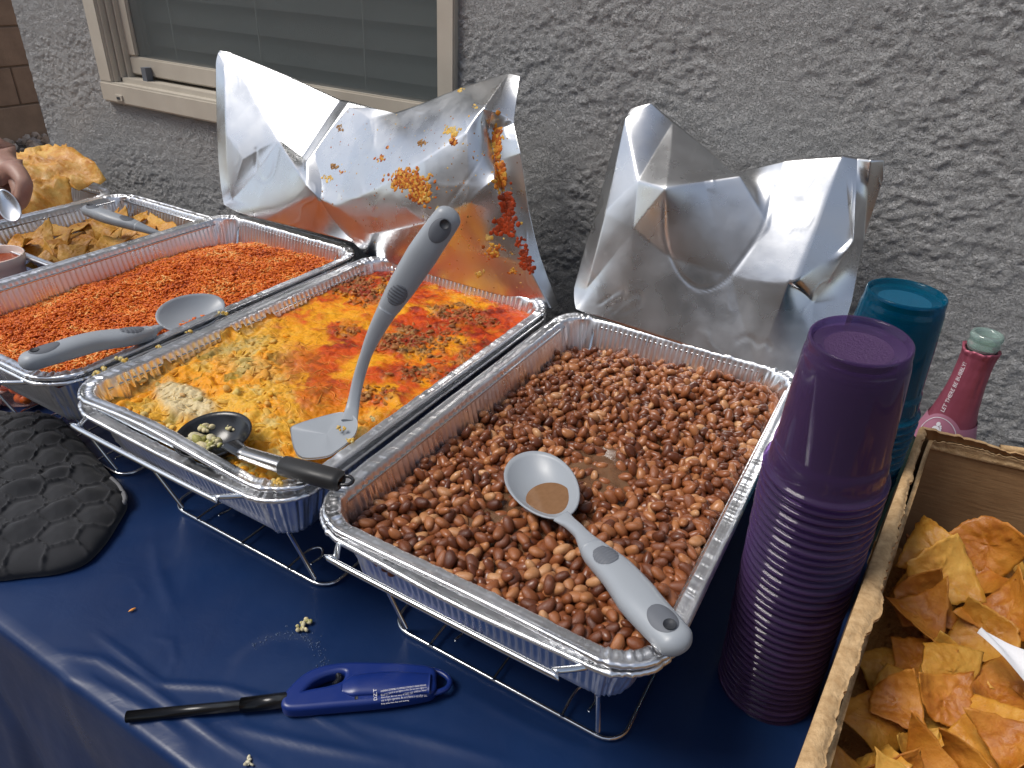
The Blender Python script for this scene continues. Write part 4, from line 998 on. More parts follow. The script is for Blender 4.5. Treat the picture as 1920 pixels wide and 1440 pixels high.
for (x, y, yaw, tl, td, s, kk) in ((.50, .355, .3, 1.05, .1, 1.0, 4), (.545, .375, 1.2, 1.2, -.2, 1.15, 5), (.512, .318, 2.4, .75, .3, 1.15, 1), (.60, .33, .5, .5, -.2, 1.2, 7), (.565, .30, 1.9, .8, -.9, 1.1, 8)):
    chip(x, y, heap(x, y) + .022, yaw, tl, td, s, kk, BACK[kk], gch)
# fried bed below so no gaps show the empty bottom
X2, Y2 = np.meshgrid(np.linspace(.455, .78, 60), np.linspace(-.06, .43, 80), indexing='ij')
M = Mat('chip_fragments', (.36, .17, .04), .7); M.bump(M.noise(50, 5), 1, .02)
tag(obj('broken_chips', np.stack([X2, Y2, .055 + .012 * fbm(X2 * 30, Y2 * 30, 441, 3)], -1).reshape(-1, 3), gridf(60, 80), M.m), 'broken chip fragments filling the bottom of the box', 'chips', kind='stuff')
# small chip pan
gc2 = 'tortilla chips in the small foil pan'
sp2 = []
R_ = np.random.RandomState(31)
for k in range(500):
    x, y = cC[0] + R_.uniform(-.135, .135), cC[1] + R_.uniform(-.13, .125)
    if x > cC[0] + .05 and y > cC[1] + .02: continue
    if min([math.hypot(x - a, y - b) for a, b in sp2], default=9) > .027: sp2.append((x, y))
sp2.sort(key=lambda p: -p[1])
for k, (x, y) in enumerate(sp2):
    chip(x, y, .112 + R_.uniform(-.006, .010) - .010 * sstep(.05, .12, x - cC[0]), R_.uniform(0, 6.28), R_.uniform(.1, .8), R_.uniform(-.6, 1.2), R_.uniform(.8, 1.05), R_.choice([1, 4, 7, 10, 13, 0, 3]), 'thin tortilla chip in the small foil pan, ' + ('near its front rim' if y < cC[1] - .06 else ('in its middle' if y < cC[1] + .05 else 'near its back rim')) + (' on the left' if x < cC[0] - .03 else ' on the right'), gc2)
tag(obj('chip_fragments', [(cC[0] - .14, cC[1] - .13, .094), (cC[0] + .14, cC[1] - .13, .094), (cC[0] + .14, cC[1] + .13, .094), (cC[0] - .14, cC[1] + .13, .094)], [(0, 1, 2, 3)], chipM[1]), 'chip crumbs covering the bottom of the small foil pan', 'chips', kind='stuff') 
# fried dough sheets, farthest pan
def dough(P, label, seed, S=.1, col=0):
    v, f = chip_geo(seed, S, puff=2.0); o = link('fried_dough', mesh('fried_dough', v, f, chipM[3 + col])); return tag(o, label, 'pastry')
chipM += [chip_mat('fried_dough', ((.46, .15, .015), (.62, .29, .04), (.74, .50, .15)), .1), chip_mat('fried_dough_brown', ((.40, .13, .02), (.58, .24, .04), (.72, .42, .11)), .1)]
for (wx_, wy_, wz_, s, yaw, tl, td, sd, c, lb) in (
    (-1.28, .53, .186, .25, 2.9, .28, .2, 3, 0, 'big golden blistered sheet of fried dough on top of its pile'),
    (-1.40, .40, .165, .22, 1.2, .15, -.1, 6, 1, 'browned sheet of fried dough behind the reaching hand'),
    (-1.22, .46, .160, .20, .4, .2, .5, 9, 0, 'folded fried dough sheet under the big golden one'),
    (-1.26, .33, .150, .17, 2.0, .25, .2, 11, 1, 'dark orange fried dough piece at the near rim of its pan'),
    (-1.36, .36, .165, .17, .9, .3, .0, 14, 0, 'fried dough sheet half hidden by the hand')):
    o = dough(None, lb, sd, s, c); p = (wx_, wy_, wz_)
    o.matrix_world = Matrix.Translation(p) @ Matrix.Rotation(td, 4, 'Z') @ Matrix.Rotation(tl, 4, 'X') @ Matrix.Rotation(yaw, 4, 'Z')
    o['group'] = 'fried dough sheets piled in the far pan'
# ------------------------------------------------------------ serving utensils
def frame(path, up=(0, 0, 1)):
    P = np.asarray(path, float); T = np.gradient(P, axis=0); T /= np.linalg.norm(T, axis=1)[:, None]
    up = np.broadcast_to(np.asarray(up, float), P.shape); S = np.cross(up, T); S /= np.linalg.norm(S, axis=1)[:, None]; U = np.cross(T, S)
    return P, T, S, U
def loft_geo(path, wid, thk, up=(0, 0, 1), n=20, pw=2.4, flat=0.):
    P, T, S, U = frame(path, up); a = np.linspace(0, 2 * PI, n, endpoint=False)
    ca, sa = np.cos(a), np.sin(a); ca = np.sign(ca) * np.abs(ca) ** (2 / pw); sa = np.sign(sa) * np.abs(sa) ** (2 / pw)
    wid = np.broadcast_to(wid, (len(P),)); thk = np.broadcast_to(thk, (len(P),))
    V = P[:, None] + S[:, None] * (wid[:, None] * ca[None])[..., None] + U[:, None] * (thk[:, None] * sa[None])[..., None]
    F = [tuple(q) for q in gridf(len(P), n, False, True)] + [tuple(range(n))[::-1], tuple((len(P) - 1) * n + i for i in range(n))]
    return V.reshape(-1, 3), F
def interp(xs, ys, t): return np.interp(t, xs, ys)
def cut_hole(o, p, direction, r, depth=.06):
    """bore the hanging hole through a handle"""
    d = Vector(direction).normalized(); v, f = tube_geo([Vector(p) - d * depth, Vector(p) + d * depth], r, 20)
    c = obj('bore', v, f, M_hole); md = o.modifiers.new('b', 'BOOLEAN'); md.object = c; md.operation = 'DIFFERENCE'; md.solver = 'EXACT'
    evaluated(o); bpy.data.objects.remove(c)
    try: o.data.set_sharp_from_angle(angle=.7)
    except Exception: pass
def bowl_geo(c, ax, up, a, b, depth, egg=.16, thick=.0022, rings=12, n=40):
    c = np.array(c, float); ax = np.array(ax, float); ax /= np.linalg.norm(ax); sd = np.cross(up, ax); sd /= np.linalg.norm(sd); up = np.cross(ax, sd)
    V = []
    for side in (0, 1):
        for i in range(rings + 1):
            r = i / rings
            for t in np.linspace(0, 2 * PI, n, endpoint=False):
                x = a * r * math.cos(t); y = b * r * math.sin(t) * (1 + egg * math.cos(t)); z = -depth * (1 - r ** 2.3)
                k = thick * side; V.append(c + ax * x * (1 + k * .6 / a * side) + sd * y * (1 + k * .6 / b * side) + up * (z - k * (1 - .5 * r)))
    V = np.array(V); m_ = (rings + 1) * n
    F = [tuple(q)[::-1] for q in gridf(rings + 1, n, False, True)]; G = [tuple(j + m_ for j in q)[::-1] for q in F]
    e = rings * n; F += G + [(e + i, e + (i + 1) % n, m_ + e + (i + 1) % n, m_ + e + i) for i in range(n)]
    return V, F
def grey_handle(t, path, tt, label=None, up=(0, 0, 1), w0=.0165, hole_t=.93, pad_t=.30):
    """neck + grip along the path; tt = where along it (0..1) the grip begins"""
    P = smooth_path(path, 14); L = np.concatenate([[0], np.cumsum(np.linalg.norm(np.diff(P, axis=0), axis=1))]); s = L / L[-1]
    m1 = s <= tt + .02; nk = P[m1]; sn = s[m1] / tt
    v, f = loft_geo(nk, interp([0, .25, .6, 1], [.0085, .0062, .0062, .0105], sn), interp([0, .3, .8, 1], [.0022, .0042, .0058, .0080], sn), up); obj('neck', v, f, M_grey, t)
    ts = np.concatenate([np.linspace(tt, tt + (1 - tt) * .92, 36), tt + (1 - tt) * (1 - .08 * (1 - np.sin(np.linspace(0, PI / 2, 12)[1:])))]); G = np.stack([np.interp(ts, s, P[:, i]) for i in range(3)], 1); u = (ts - tt) / (1 - tt)
    endr = np.sqrt(np.clip(1 - ((u - .92) / .08).clip(0, 1) ** 2, .0, 1))
    wd = interp([0, .06, .25, .55, .85, 1], [.0105, .0118, .0142, w0, .0145, .0130], u) * np.maximum(endr, .02)
    th = interp([0, .06, .3, .6, 1], [.0082, .0092, .0100, .0112, .0098], u) * np.maximum(endr, .06)
    v, f = loft_geo(G, wd, th, up, 28); h = obj('handle', v, f, M_grey, t)
    _, T, S, U = frame(G, up)
    def pad(k0, k1, nm, wmul, mat, ribs):
        k = np.arange(k0, k1 + 1); uu = np.linspace(-1, 1, len(k)); V = []; nn = 13
        for i, kk in zip(uu, k):
            hw = wmul * np.sqrt(max(0, 1 - i * i)) * .0125
            for j in np.linspace(-1, 1, nn):
                x = hw * j; zz = th[kk] * (1 - min(1, abs(x / wd[kk])) ** 2.4) ** (1 / 2.4); rise = .0009 * (1 - j ** 4) * (1 - i ** 4) + .0002
                if ribs: rise += .0004 * math.cos(i * 22)
                V.append(G[kk] + S[kk] * x + U[kk] * (zz + rise))
        return obj(nm, np.array(V), [tuple(q) for q in gridf(len(k), nn)], mat, t)
    # finer stations for pads
    ts2 = np.linspace(tt, 1, 160)
    G = np.stack([np.interp(ts2, s, P[:, i]) for i in range(3)], 1); wd = np.interp(ts2, ts, wd); th = np.interp(ts2, ts, th); _, T, S, U = frame(G, up)
    pad(14, 44, 'thumb_pad', .78, M_pad, True); pad(112, 146, 'end_pad', .80, M_pad, False)
    k = 139; cp = G[k] + U[k] * .0; cut = None
    ring_v, ring_f = tube_geo([G[k] + U[k] * (th[k] + .0014 - .0002), G[k] + U[k] * (th[k] + .0016)], .0048, 20)
    obj('hang_hole_disc', ring_v, ring_f, M_hole, t)  # raised dark disc, no real hole; its shade is in the colour
    return G, T, S, U
# bean spoon
t = empty('serving_spoon', at(1100, 1010, z=.185), 'grey nylon spoon with brown broth in its bowl, lying across the beans', 'spoon', 'grey nylon serving utensils')
bc_ = at(1017, 905, z=.186); tip = at(968, 838, z=.190); nkp = at(1066, 985, z=.190)
ax = nkp - tip; v, f = bowl_geo(bc_, ax, (-.12, -.10, 1), .0505, .0315, .016, egg=-.10); bw_ = obj('bowl', v, f, M_grey, t)
hp = [at(1052, 968, z=.1885), at(1085, 996, z=.192), at(1115, 1035, z=.196), at(1160, 1078, z=.2005), at(1210, 1140, z=.2045), at(1283, 1219, z=.2075)]
grey_handle(t, hp, .30, up=(-.12, -.12, 1))
M = Mat('broth_in_spoon', (.20, .10, .045), .08); M.base(M.mixc(M.noise(220, 4), (.17, .085, .04), (.26, .14, .07)))
axn = ax / np.linalg.norm(ax); upn = np.array([-.12, -.1, 1]); sdn = np.cross(upn, axn); sdn /= np.linalg.norm(sdn); upn = np.cross(axn, sdn)
cc = bc_ + axn * .016 - upn * .0085; ring = [cc + axn * .024 * math.cos(a) + sdn * .0215 * math.sin(a) * (1 - .1 * math.cos(a)) for a in np.linspace(0, 2 * PI, 40, endpoint=False)]
tag(obj('broth_puddle', ring + [cc + upn * .0003], [(i, (i + 1) % 40, 40) for i in range(40)], M.m, loc=tuple(cc)), 'small puddle of brown bean broth in the bowl of the spoon', 'broth')
# rice spoon
t = empty('serving_spoon', at(180, 640, z=.2), 'grey spoon lying over the front of the rice pan with its handle toward the casserole', 'spoon', 'grey nylon serving utensils')
v, f = bowl_geo(at(360, 583, z=.196), at(418, 556, z=.20) - at(304, 606, z=.196), (.34, -.30, .9), .046, .031, .013, egg=-.1); obj('bowl', v, f, M_grey, t)
grey_handle(t, [at(300, 612, z=.190), at(275, 625, z=.196), at(240, 632, z=.203), at(180, 640, z=.207), at(110, 660, z=.209), at(36, 684, z=.208)], .16, w0=.0155)
# chip pan spoon
t = empty('serving_spoon', at(220, 415, z=.16), 'grey nylon handle sticking up out of the small chip pan', 'spoon', 'grey nylon serving utensils')
grey_handle(t, [at(350, 462, z=.125), at(320, 447, z=.138), at(285, 434, z=.152), at(245, 420, z=.163), at(205, 408, z=.170), at(160, 391, z=.175)], .42, w0=.0145)
v, f = bowl_geo(at(390, 478, z=.118), at(420, 490, z=.11) - at(350, 462, z=.125), (0, 0, 1), .045, .03, .014); obj('bowl', v, f, M_grey, t)
# turner
t = empty('slotted_turner', at(655, 790, z=.18), 'grey nylon turner standing upright in the casserole, handle leaning toward the lid', 'spatula', 'grey nylon serving utensils')
blade = [at(545, 812, z=.181), at(556, 797, z=.184), at(628, 776, z=.187), at(652, 777, z=.191), at(670, 790, z=.191), at(664, 818, z=.188), at(632, 846, z=.184), at(606, 858, z=.183), at(560, 856, z=.180)]
bl_ = smooth_path(blade, 5, True); ctr = bl_.mean(0); K = len(bl_); rs = [0.001, .35, .65, .85, .96, 1.]
V = np.concatenate([ctr + (bl_ - ctr) * r + [0, 0, .0012 * (r ** 4)] for r in rs]); n0 = len(V); V = np.concatenate([V, V - [0, 0, .0022]])
Fb = [tuple(q) for q in gridf(len(rs), K, False, True)]; F = Fb + [tuple(j + n0 for j in q)[::-1] for q in Fb] + [((len(rs) - 1) * K + i, (len(rs) - 1) * K + (i + 1) % K, n0 + (len(rs) - 1) * K + (i + 1) % K, n0 + (len(rs) - 1) * K + i) for i in range(K)]
obj('blade', V, F, M_grey, t)
upT = (.55, -.80, .15)
b0 = at(655, 790, z=.190)
path = [b0, at(661, 764, Y=.150), at(672, 712, Y=.168), at(690, 655, Y=.180), at(715, 602, Y=.192), at(747, 548, Y=.205), at(800, 465, Y=.225), at(851, 392, Y=.245)]
grey_handle(t, path, .52, up=upT, w0=.0158)
# ladle
t = empty('ladle', at(445, 850, z=.2), 'black slotted ladle with steel collar and black grip, creamy food stuck in its bowl', 'ladle')
lc = at(398, 812, z=.197); la = at(620, 890, z=.205) - lc
v, f = bowl_geo(lc, la, (.22, -.10, 1), .0375, .0355, .021, egg=0, thick=.0024); lb = obj('bowl', v, f, M_black, t)
e0 = at(452, 846, z=.200)
v, f = loft_geo(smooth_path([at(433, 833, z=.198), at(446, 842, z=.2015), at(458, 850, z=.203)], 5), np.linspace(.010, .0065, 11), .0035, n=14); obj('neck', v, f, M_black, t)
v, f = loft_geo(np.array([at(455, 849, z=.2025), at(462, 852, z=.203), at(528, 872, z=.207), at(534, 874, z=.207)]), [.0065, .0068, .0078, .0078], [.0055, .0058, .0062, .0062], n=24, pw=3.2); obj('collar', v, f, M_steel, t)
gp_ = [at(529, 872.5, z=.207), at(531, 873, z=.207), at(590, 889, z=.2085), at(630, 900, z=.209), at(638, 902, z=.209), at(641, 903, z=.209)]
v, f = loft_geo(np.array(gp_), [.0086, .0095, .0100, .0098, .0090, .006], [.0072, .0078, .0084, .0084, .0078, .005], n=24, pw=2.8); obj('grip', v, f, M_blackrub, t)
lp = smooth_path([at(640, 895, z=.210), at(654, 893, z=.211), at(662, 900, z=.211), at(655, 908, z=.210), at(638, 909, z=.209)], 6)
v, f = tube_geo(lp, .0017, 8); obj('hanging_loop', v, f, M_black, t)
def food_bit(name, p, s, seed, color, label, cat, parent=None, group=None, sq=(1.5, 1, .6)):
    R_ = np.random.RandomState(seed); VV = []; FF = []; k = 0; cc = []
    for i in range(9):
        d = R_.normal(0, .38, 3) * sq * s; sc = s * R_.uniform(.28, .6) * np.array([R_.uniform(.8, 1.4), R_.uniform(.7, 1.1), R_.uniform(.5, .9)])
        v, f = scatter(ico2, ico2f, (np.array(p) + d * [1, 1, .4])[None], randrot(1, .6, seed + i), sc[None], .10, seed + i)
        VV.append(v); FF.append(f + k); k += len(v); c = np.array(color[R_.randint(len(color))]) * R_.uniform(.85, 1.1); cc.append(np.tile([*np.clip(c, 0, 1), 1], (len(v), 1)))
    o = obj(name, np.concatenate(VV), np.concatenate(FF), M_cas, parent, loc=None if parent is not None else tuple(p)); attr(o.data, 'pigment', np.concatenate(cc), 'FLOAT_COLOR')
    if label: tag(o, label, cat, group)
    return o
cream_c = [(.62, .58, .30), (.70, .62, .38), (.48, .46, .16), (.72, .66, .44)]
for i, (x, y, s) in enumerate(((372, 822, .011), (384, 800, .008), (402, 778, .008), (416, 790, .007), (408, 830, .0075), (390, 835, .0065), (430, 800, .006), (352, 828, .006))):
    food_bit('creamy_food_bit', at(x, y, z=.1865), s * 1.15, 500 + i, cream_c, None, None, t)
for i, (x, y, s) in enumerate(((455, 878, .011), (480, 893, .012), (508, 900, .012), (535, 896, .010), (495, 880, .012), (440, 866, .009), (525, 884, .009), (300, 800, .010), (270, 775, .009), (640, 845, .006))):
    food_bit('cheesy_lump', at(x, y, z=RZ - .010), s, 560 + i, [(.84, .40, .03), (.80, .50, .10), (.76, .58, .22), (.84, .34, .01), (.60, .42, .08)], None, None, cas, sq=(1.4, 1.2, .5))
# ------------------------------------------------------------ plastic cups
def cup_mat(name, deep, tint, r=.075):
    M = Mat(name, deep, r); M.b.inputs['Specular IOR Level'].default_value = .6
    tr = M.n('BsdfTransparent'); tr.inputs[0].default_value = (*tint, 1); mx = M.n('MixShader')
    fr_ = M.n('LayerWeight', Blend=.35); M.l(M.map(fr_.outputs['Facing'], 0, 1, .26, .80), mx.inputs[0])
    M.l(tr.outputs[0], mx.inputs[1]); M.l(M.b.outputs[0], mx.inputs[2]); M.l(mx.outputs[0], M.t.nodes['Material Output'].inputs[0])
    M.b.inputs['Subsurface Weight'].default_value = 0
    M.bump(M.noise(60, 2), .05, .001); return M.m
def frost_mat(name, c):
    M = Mat(name, c, .5); M.bump(M.noise(420, 4, .7), 1., .0016); return M.m
prof = [(.0300, .1150), (.0318, .1185), (.0328, .1196), (.0337, .1188), (.0341, .1160), (.0342, .1085), (.0349, .1075), (.0352, .1060), (.0356, .1030), (.0372, .0800), (.0386, .0550), (.0401, .0300), (.0404, .0270), (.0414, .0255), (.0419, .0200), (.0424, .0140), (.0427, .0060), (.0438, .0046), (.0456, .0042), (.0466, .0030), (.0466, .0014), (.0454, .0002), (.0434, .0004)]
inner = [(.0418, .0100), (.0412, .0200), (.0380, .0550), (.0345, .1030), (.0334, .1100), (.0326, .1150)]
base_p = [(.0001, .1120), (.0150, .1118), (.0225, .1120), (.0248, .1126), (.0270, .1140), (.0300, .1150)]
def cup_parts(M1, Mf):
    v, f = lathe_geo(prof, 72); bodym = mesh('cup_wall', v, f, M1)
    v, f = lathe_geo(base_p, 48); basem = mesh('cup_base', v, f, [M1, Mf], mi=[1 if i < 48 * 2 else 0 for i in range(len(f))])
    return bodym, basem
ORD = 'first second third fourth fifth sixth seventh eighth ninth tenth eleventh twelfth thirteenth fourteenth fifteenth sixteenth seventeenth eighteenth nineteenth'.split()
def ordinal(k):
    if k < 20: return ORD[k - 1]
    return {2: 'twent', 3: 'thirt'}[k // 10] + ('ieth' if k % 10 == 0 else 'y ' + ORD[k % 10 - 1])
def cup_stack(M1, Mf, base, top, n, pitch, colour, group, where):
    bm_, sm_ = cup_parts(M1, Mf); base = np.array(base); top = np.array(top); ax = top - base; ax /= np.linalg.norm(ax)
    q = Vector(ax).to_track_quat('Z', 'Y'); R_ = np.random.RandomState(len(colour))
    for k in range(n):
        lb = '%s cup, %s from the top of the inverted stack %s' % (colour, ordinal(n - k), where) if k < n - 1 else 'topmost ' + colour + ' plastic cup, upside down with its base showing, ' + where
        p = base + ax * pitch * k + R_.normal(0, .0003, 3) * [1, 1, 0]
        c = empty('plastic_cup', p, lb, 'cup', group); c.rotation_mode = 'QUATERNION'; c.rotation_quaternion = q
        for nm, me in (('cup_wall', bm_), ('cup_base', sm_)):
            o = bpy.data.objects.new(nm, me); COL.objects.link(o); o.parent = c
MP = cup_mat('purple_cup_plastic', (.105, .062, .155), (.54, .40, .70)); MPf = frost_mat('purple_frosted', (.060, .026, .088))
MT = cup_mat('teal_cup_plastic', (.0, .10, .18), (.05, .55, .72)); MTf = frost_mat('teal_frosted', (.0, .09, .17))
cup_stack(MP, MPf, (.3935, .2110, ZT), (.3790, .172, .404), 34, (.404 - .1196 - ZT) / 33, 'purple', 'purple cups nested in one tall stack', 'beside the box')
cup_stack(MT, MTf, (.4010, .3720, ZT), (.4005, .369, .372), 30, (.372 - .1196 - ZT) / 29, 'teal blue', 'teal blue cups nested in one tall stack', 'behind the purple ones')
# ------------------------------------------------------------ bottle
bp = np.array([.487, .501, ZT]); b_ = empty('wine_bottle', bp, 'sparkling wine bottle with pink foil neck and clear open mouth behind the box', 'bottle')
M = Mat('bottle_glass', (.62, .80, .74), .03); M.b.inputs['Transmission Weight'].default_value = .75; M.b.inputs['IOR'].default_value = 1.48; M_glass = M.m
M = Mat('pink_foil', (.32, .075, .115), .42, .35); M.bump(M.noise(45, 3), .25, .003); M_pf = M.m
M = Mat('pink_label', (.46, .19, .27), .42, .1); M_pl = M.m; M_wt = Mat('white_print', (.80, .78, .82), .5).m
M_gd = Mat('dark_glass', (.02, .035, .03), .06).m
v, f = lathe_geo([(.0115, .262), (.0112, .2955), (.0125, .299), (.0145, .2985), (.0158, .2955), (.0156, .2925), (.0143, .2905), (.0148, .2885), (.0155, .2860), (.0150, .2825), (.0138, .280), (.0136, .262)], 40, bp); obj('mouth', v, f, M_glass, b_)
v, f = lathe_geo([(.0140, .283), (.0145, .262), (.0160, .23), (.020, .195), (.028, .165), (.037, .140), (.0425, .115), (.0435, .09), (.0435, .01), (.040, 0), (.0001, .004)], 48, bp); obj('glass_body', v, f, M_gd, b_)
fp = [(.0160, .2795), (.0178, .2805), (.0176, .2770), (.0168, .2745), (.0162, .262), (.0170, .245), (.0182, .23), (.0203, .212), (.0233, .196), (.0270, .181), (.0315, .1655)]
fp = np.array(fp); zz = np.linspace(.2795, .166, 40); rr_ = np.interp(-zz, -fp[2:, 1], fp[2:, 0])
def rneck(z): return np.interp(-np.asarray(z), -fp[3:, 1], fp[3:, 0])
Zs = np.concatenate([[.2795, .2812], np.linspace(.278, .166, 60)]); Rs = np.concatenate([[.0150, .0182], np.where(np.linspace(.278, .166, 60) > .2745, .0175, rneck(np.linspace(.278, .166, 60)))])
A_ = np.linspace(0, 2 * PI, 96, endpoint=False); RR, AA = np.meshgrid(Rs, A_, indexing='ij'); ZZ, _ = np.meshgrid(Zs, A_, indexing='ij')
wr_ = .0009 * fbm(AA * 3.2 + 4, ZZ * 30, 701, 3) * sstep(.19, .25, ZZ) + .0011 * fbm(AA * 5, ZZ * 0, 705, 3) * sstep(.268, .28, ZZ)
RR = RR + wr_; ZZ = ZZ + .0018 * fbm(AA * 2.5, ZZ * 0 + 1, 706, 3) * sstep(.272, .279, ZZ)
obj('foil_sleeve', np.stack([bp[0] + RR * np.cos(AA), bp[1] + RR * np.sin(AA), bp[2] + ZZ], -1).reshape(-1, 3), gridf(len(Zs), 96, False, True)[:, ::-1], M_pf, b_)
cam_a = math.atan2(CAM[1] - bp[1], CAM[0] - bp[0])
def on_neck(v2, a0, z0, lift, up_text=True):
    """flat drawing (x along, y across) laid on the neck; x runs up the bottle"""
    out = []
    for x, y, _ in v2:
        z = z0 + (x if up_text else y); r = float(rneck(z)) + lift; a = a0 + ((-y if up_text else x) / r)
        out.append((bp[0] + r * math.cos(a), bp[1] + r * math.sin(a), bp[2] + z))
    return np.array(out)
v, f = text_mesh('LET THERE BE BUBBLY!', .0062); v = v * [(.060 / v[:, 0].max()), 1, 1]
obj('lettering', on_neck(v, cam_a - .42, .2065, .0016), f, M_wt, b_, smooth=False)
def neck_patch(name, a0, a1, zlo, zhi_f, lift, mat, na=30, nz=10):
    V = []
    for a in np.linspace(a0, a1, na):
        for s in np.linspace(0, 1, nz):
            z = zlo + (zhi_f(a) - zlo) * s; r = float(rneck(z)) + lift; V.append((bp[0] + r * math.cos(a), bp[1] + r * math.sin(a), bp[2] + z))
    return obj(name, V, [tuple(q) for q in gridf(na, nz)], mat, b_)
ac = cam_a - .28
rim_z = lambda a: .1755 + .0290 * math.sqrt(max(0, 1 - ((a - ac) / .95) ** 2)) if abs(a - ac) < .80 else .1935 + .002 * (abs(a - ac) - .8)
neck_patch('label', cam_a - PI, cam_a + PI, .166, rim_z, .0010, M_pl, na=90)
def arc(name, ra, rz_, wz, a0, t0, t1, zc):
    V = []
    for t in np.linspace(t0, t1, 40):
        for k in (0, 1):
            a = a0 + (ra + k * wz * 40) * math.cos(t); z = zc + (rz_ + k * wz) * math.sin(t); z = max(z, .1665); r = float(rneck(z)) + .0016; V.append((bp[0] + r * math.cos(a), bp[1] + r * math.sin(a), bp[2] + z))
    return obj(name, V, [tuple(q) for q in gridf(40, 2)], M_wt, b_)
arc('label_ring', .70, .0222, .0007, ac, .02, PI - .02, .1780)
# footprint emblem
def ell(cx, cy, rx_, ry_, rot=0, n=18):
    return [(cx + rx_ * math.cos(a) * math.cos(rot) - ry_ * math.sin(a) * math.sin(rot), cy + rx_ * math.cos(a) * math.sin(rot) + ry_ * math.sin(a) * math.cos(rot), 0) for a in np.linspace(0, 2 * PI, n, endpoint=False)]
V = []; F = []
for e in ((-.0005, .1775 - .18, .0042, .0042, .3), (-.0022, .1720 - .18, .0040, .0052, -.3), (-.0005, .1842 - .18, .0021, .0025, -.3), (.0026, .1827 - .18, .0010, .0014, -.2), (.0037, .1807 - .18, .0008, .0012, -.2), (.0043, .1787 - .18, .0008, .0011, -.1), (.0045, .1768 - .18, .0007, .0009, 0)):
    p = ell(*e); F.append(tuple(range(len(V), len(V) + len(p)))); V += p
V = np.array(V); V[:, 2] += 0
obj('footprint_emblem', on_neck(V * [1, 1, 1] , cam_a - .36, .189, .0024, False), F, M_wt, b_, smooth=False)
# ------------------------------------------------------------ utility lighter
zl = .016
lt = empty('utility_lighter', at(600, 1300, z=0), 'blue utility lighter with black barrel lying on the navy tablecloth', 'lighter')
M_lb = plast('blue_plastic', (.007, .024, .155), .34); M_bm = Mat('black_metal', (.012, .012, .013), .22, .4).m
def xy(x, y, z=zl): return at(x, y, z=z)
def curve_mesh(name, splines, z, ext, bev, mat, parent):
    cu = bpy.data.curves.new(name, 'CURVE'); cu.dimensions = '2D'; cu.fill_mode = 'BOTH'; cu.extrude = ext; cu.bevel_depth = bev; cu.bevel_resolution = 4
    for pts in splines:
        P = smooth_path(pts, 6, True); sp = cu.splines.new('POLY'); sp.points.add(len(P) - 1); sp.use_cyclic_u = True
        for k, p in enumerate(P): sp.points[k].co = (p[0], p[1], 0, 1)
    o = bpy.data.objects.new(name, cu); COL.objects.link(o); dg = bpy.context.evaluated_depsgraph_get(); me = bpy.data.meshes.new_from_object(o.evaluated_get(dg)); bpy.data.objects.remove(o)
    v = coords(me); v[:, 2] += z; F = [tuple(p.vertices) for p in me.polygons]
    r = obj(name, v, F, mat, parent)
    try: r.data.set_sharp_from_angle(angle=.9)
    except Exception: pass
    return r
ol = [xy(x, y)[:2] for x, y in ((538, 1323), (538, 1309), (549, 1294), (573, 1271), (603, 1257), (648, 1250), (700, 1250), (760, 1252), (806, 1258), (810, 1275), (809, 1293), (790, 1300), (740, 1308), (690, 1314), (620, 1320), (560, 1325))]
hl = [xy(x, y)[:2] for x, y in ((562, 1303), (580, 1279), (608, 1263), (640, 1256), (655, 1262), (648, 1282), (622, 1293), (590, 1299))]
curve_mesh('body', [ol, hl], .0120, .0032, .0042, M_lb, lt)
# swelling of the grip on the top side
gpth = np.array([xy(640, 1290, .019), xy(690, 1283, .020), xy(750, 1281, .020), xy(806, 1282, .019)])
v, f = loft_geo(smooth_path(gpth, 8), interp([0, .15, .6, 1], [.004, .011, .0125, .0105], np.linspace(0, 1, 25)), interp([0, .2, 1], [.001, .0045, .0042], np.linspace(0, 1, 25)), n=24); obj('grip', v, f, M_lb, lt)
v, f = tube_geo(smooth_path([xy(806, 1256, .012), xy(828, 1262, .012), xy(843, 1276, .012), xy(836, 1292, .012), xy(806, 1302, .012)], 6), .0028, 10); obj('hanging_loop', v, f, M_lb, lt)
e_ = np.array([xy(238, 1344, .0065), xy(458, 1322, .0105)]); v, f = tube_geo(e_, [.0052, .0050], 20); br = obj('barrel', v, f, M_bm, lt)
v, f = tube_geo([xy(452, 1322.5, .0105), xy(540, 1312, .0125)], [.0068, .0072], 20); obj('barrel_collar', v, f, M_bm, lt)
v, f = tube_geo([e_[0] + (e_[0] - e_[1]) / np.linalg.norm(e_[1] - e_[0]) * .0002, e_[0] + (e_[1] - e_[0]) * .01], .0030, 16); obj('nozzle_hole_disc', v, f, M_hole, br)  # dark disc at the barrel tip; shade of the bore painted in
v, f = loft_geo(smooth_path([xy(633, 1264, .0125), xy(637, 1275, .0125), xy(626, 1287, .0125)], 5), .003, .0045, n=12); obj('trigger', v, f, M_black, lt)
v, f = loft_geo(np.array([xy(665, 1309, .0196), xy(671, 1308, .0196)]), .0016, .0003, n=12); obj('level_window', v, f, M_hole, lt)
T0 = xy(714, 1304, .0198); T1 = xy(800, 1292.5, .0198); tx = (T1 - T0) / np.linalg.norm(T1 - T0); ty = np.array([-tx[1], tx[0], 0]); WL = np.linalg.norm(T1 - T0)
from mathutils.bvhtree import BVHTree
def tree_of(o):
    L_ = rootloc(o); return BVHTree.FromPolygons([q.co + L_ for q in o.data.vertices], [tuple(p_.vertices) for p_ in o.data.polygons])
lt_trees = [tree_of(c_) for c_ in lt.children if c_.name.split('.')[0] in ('body', 'grip')]
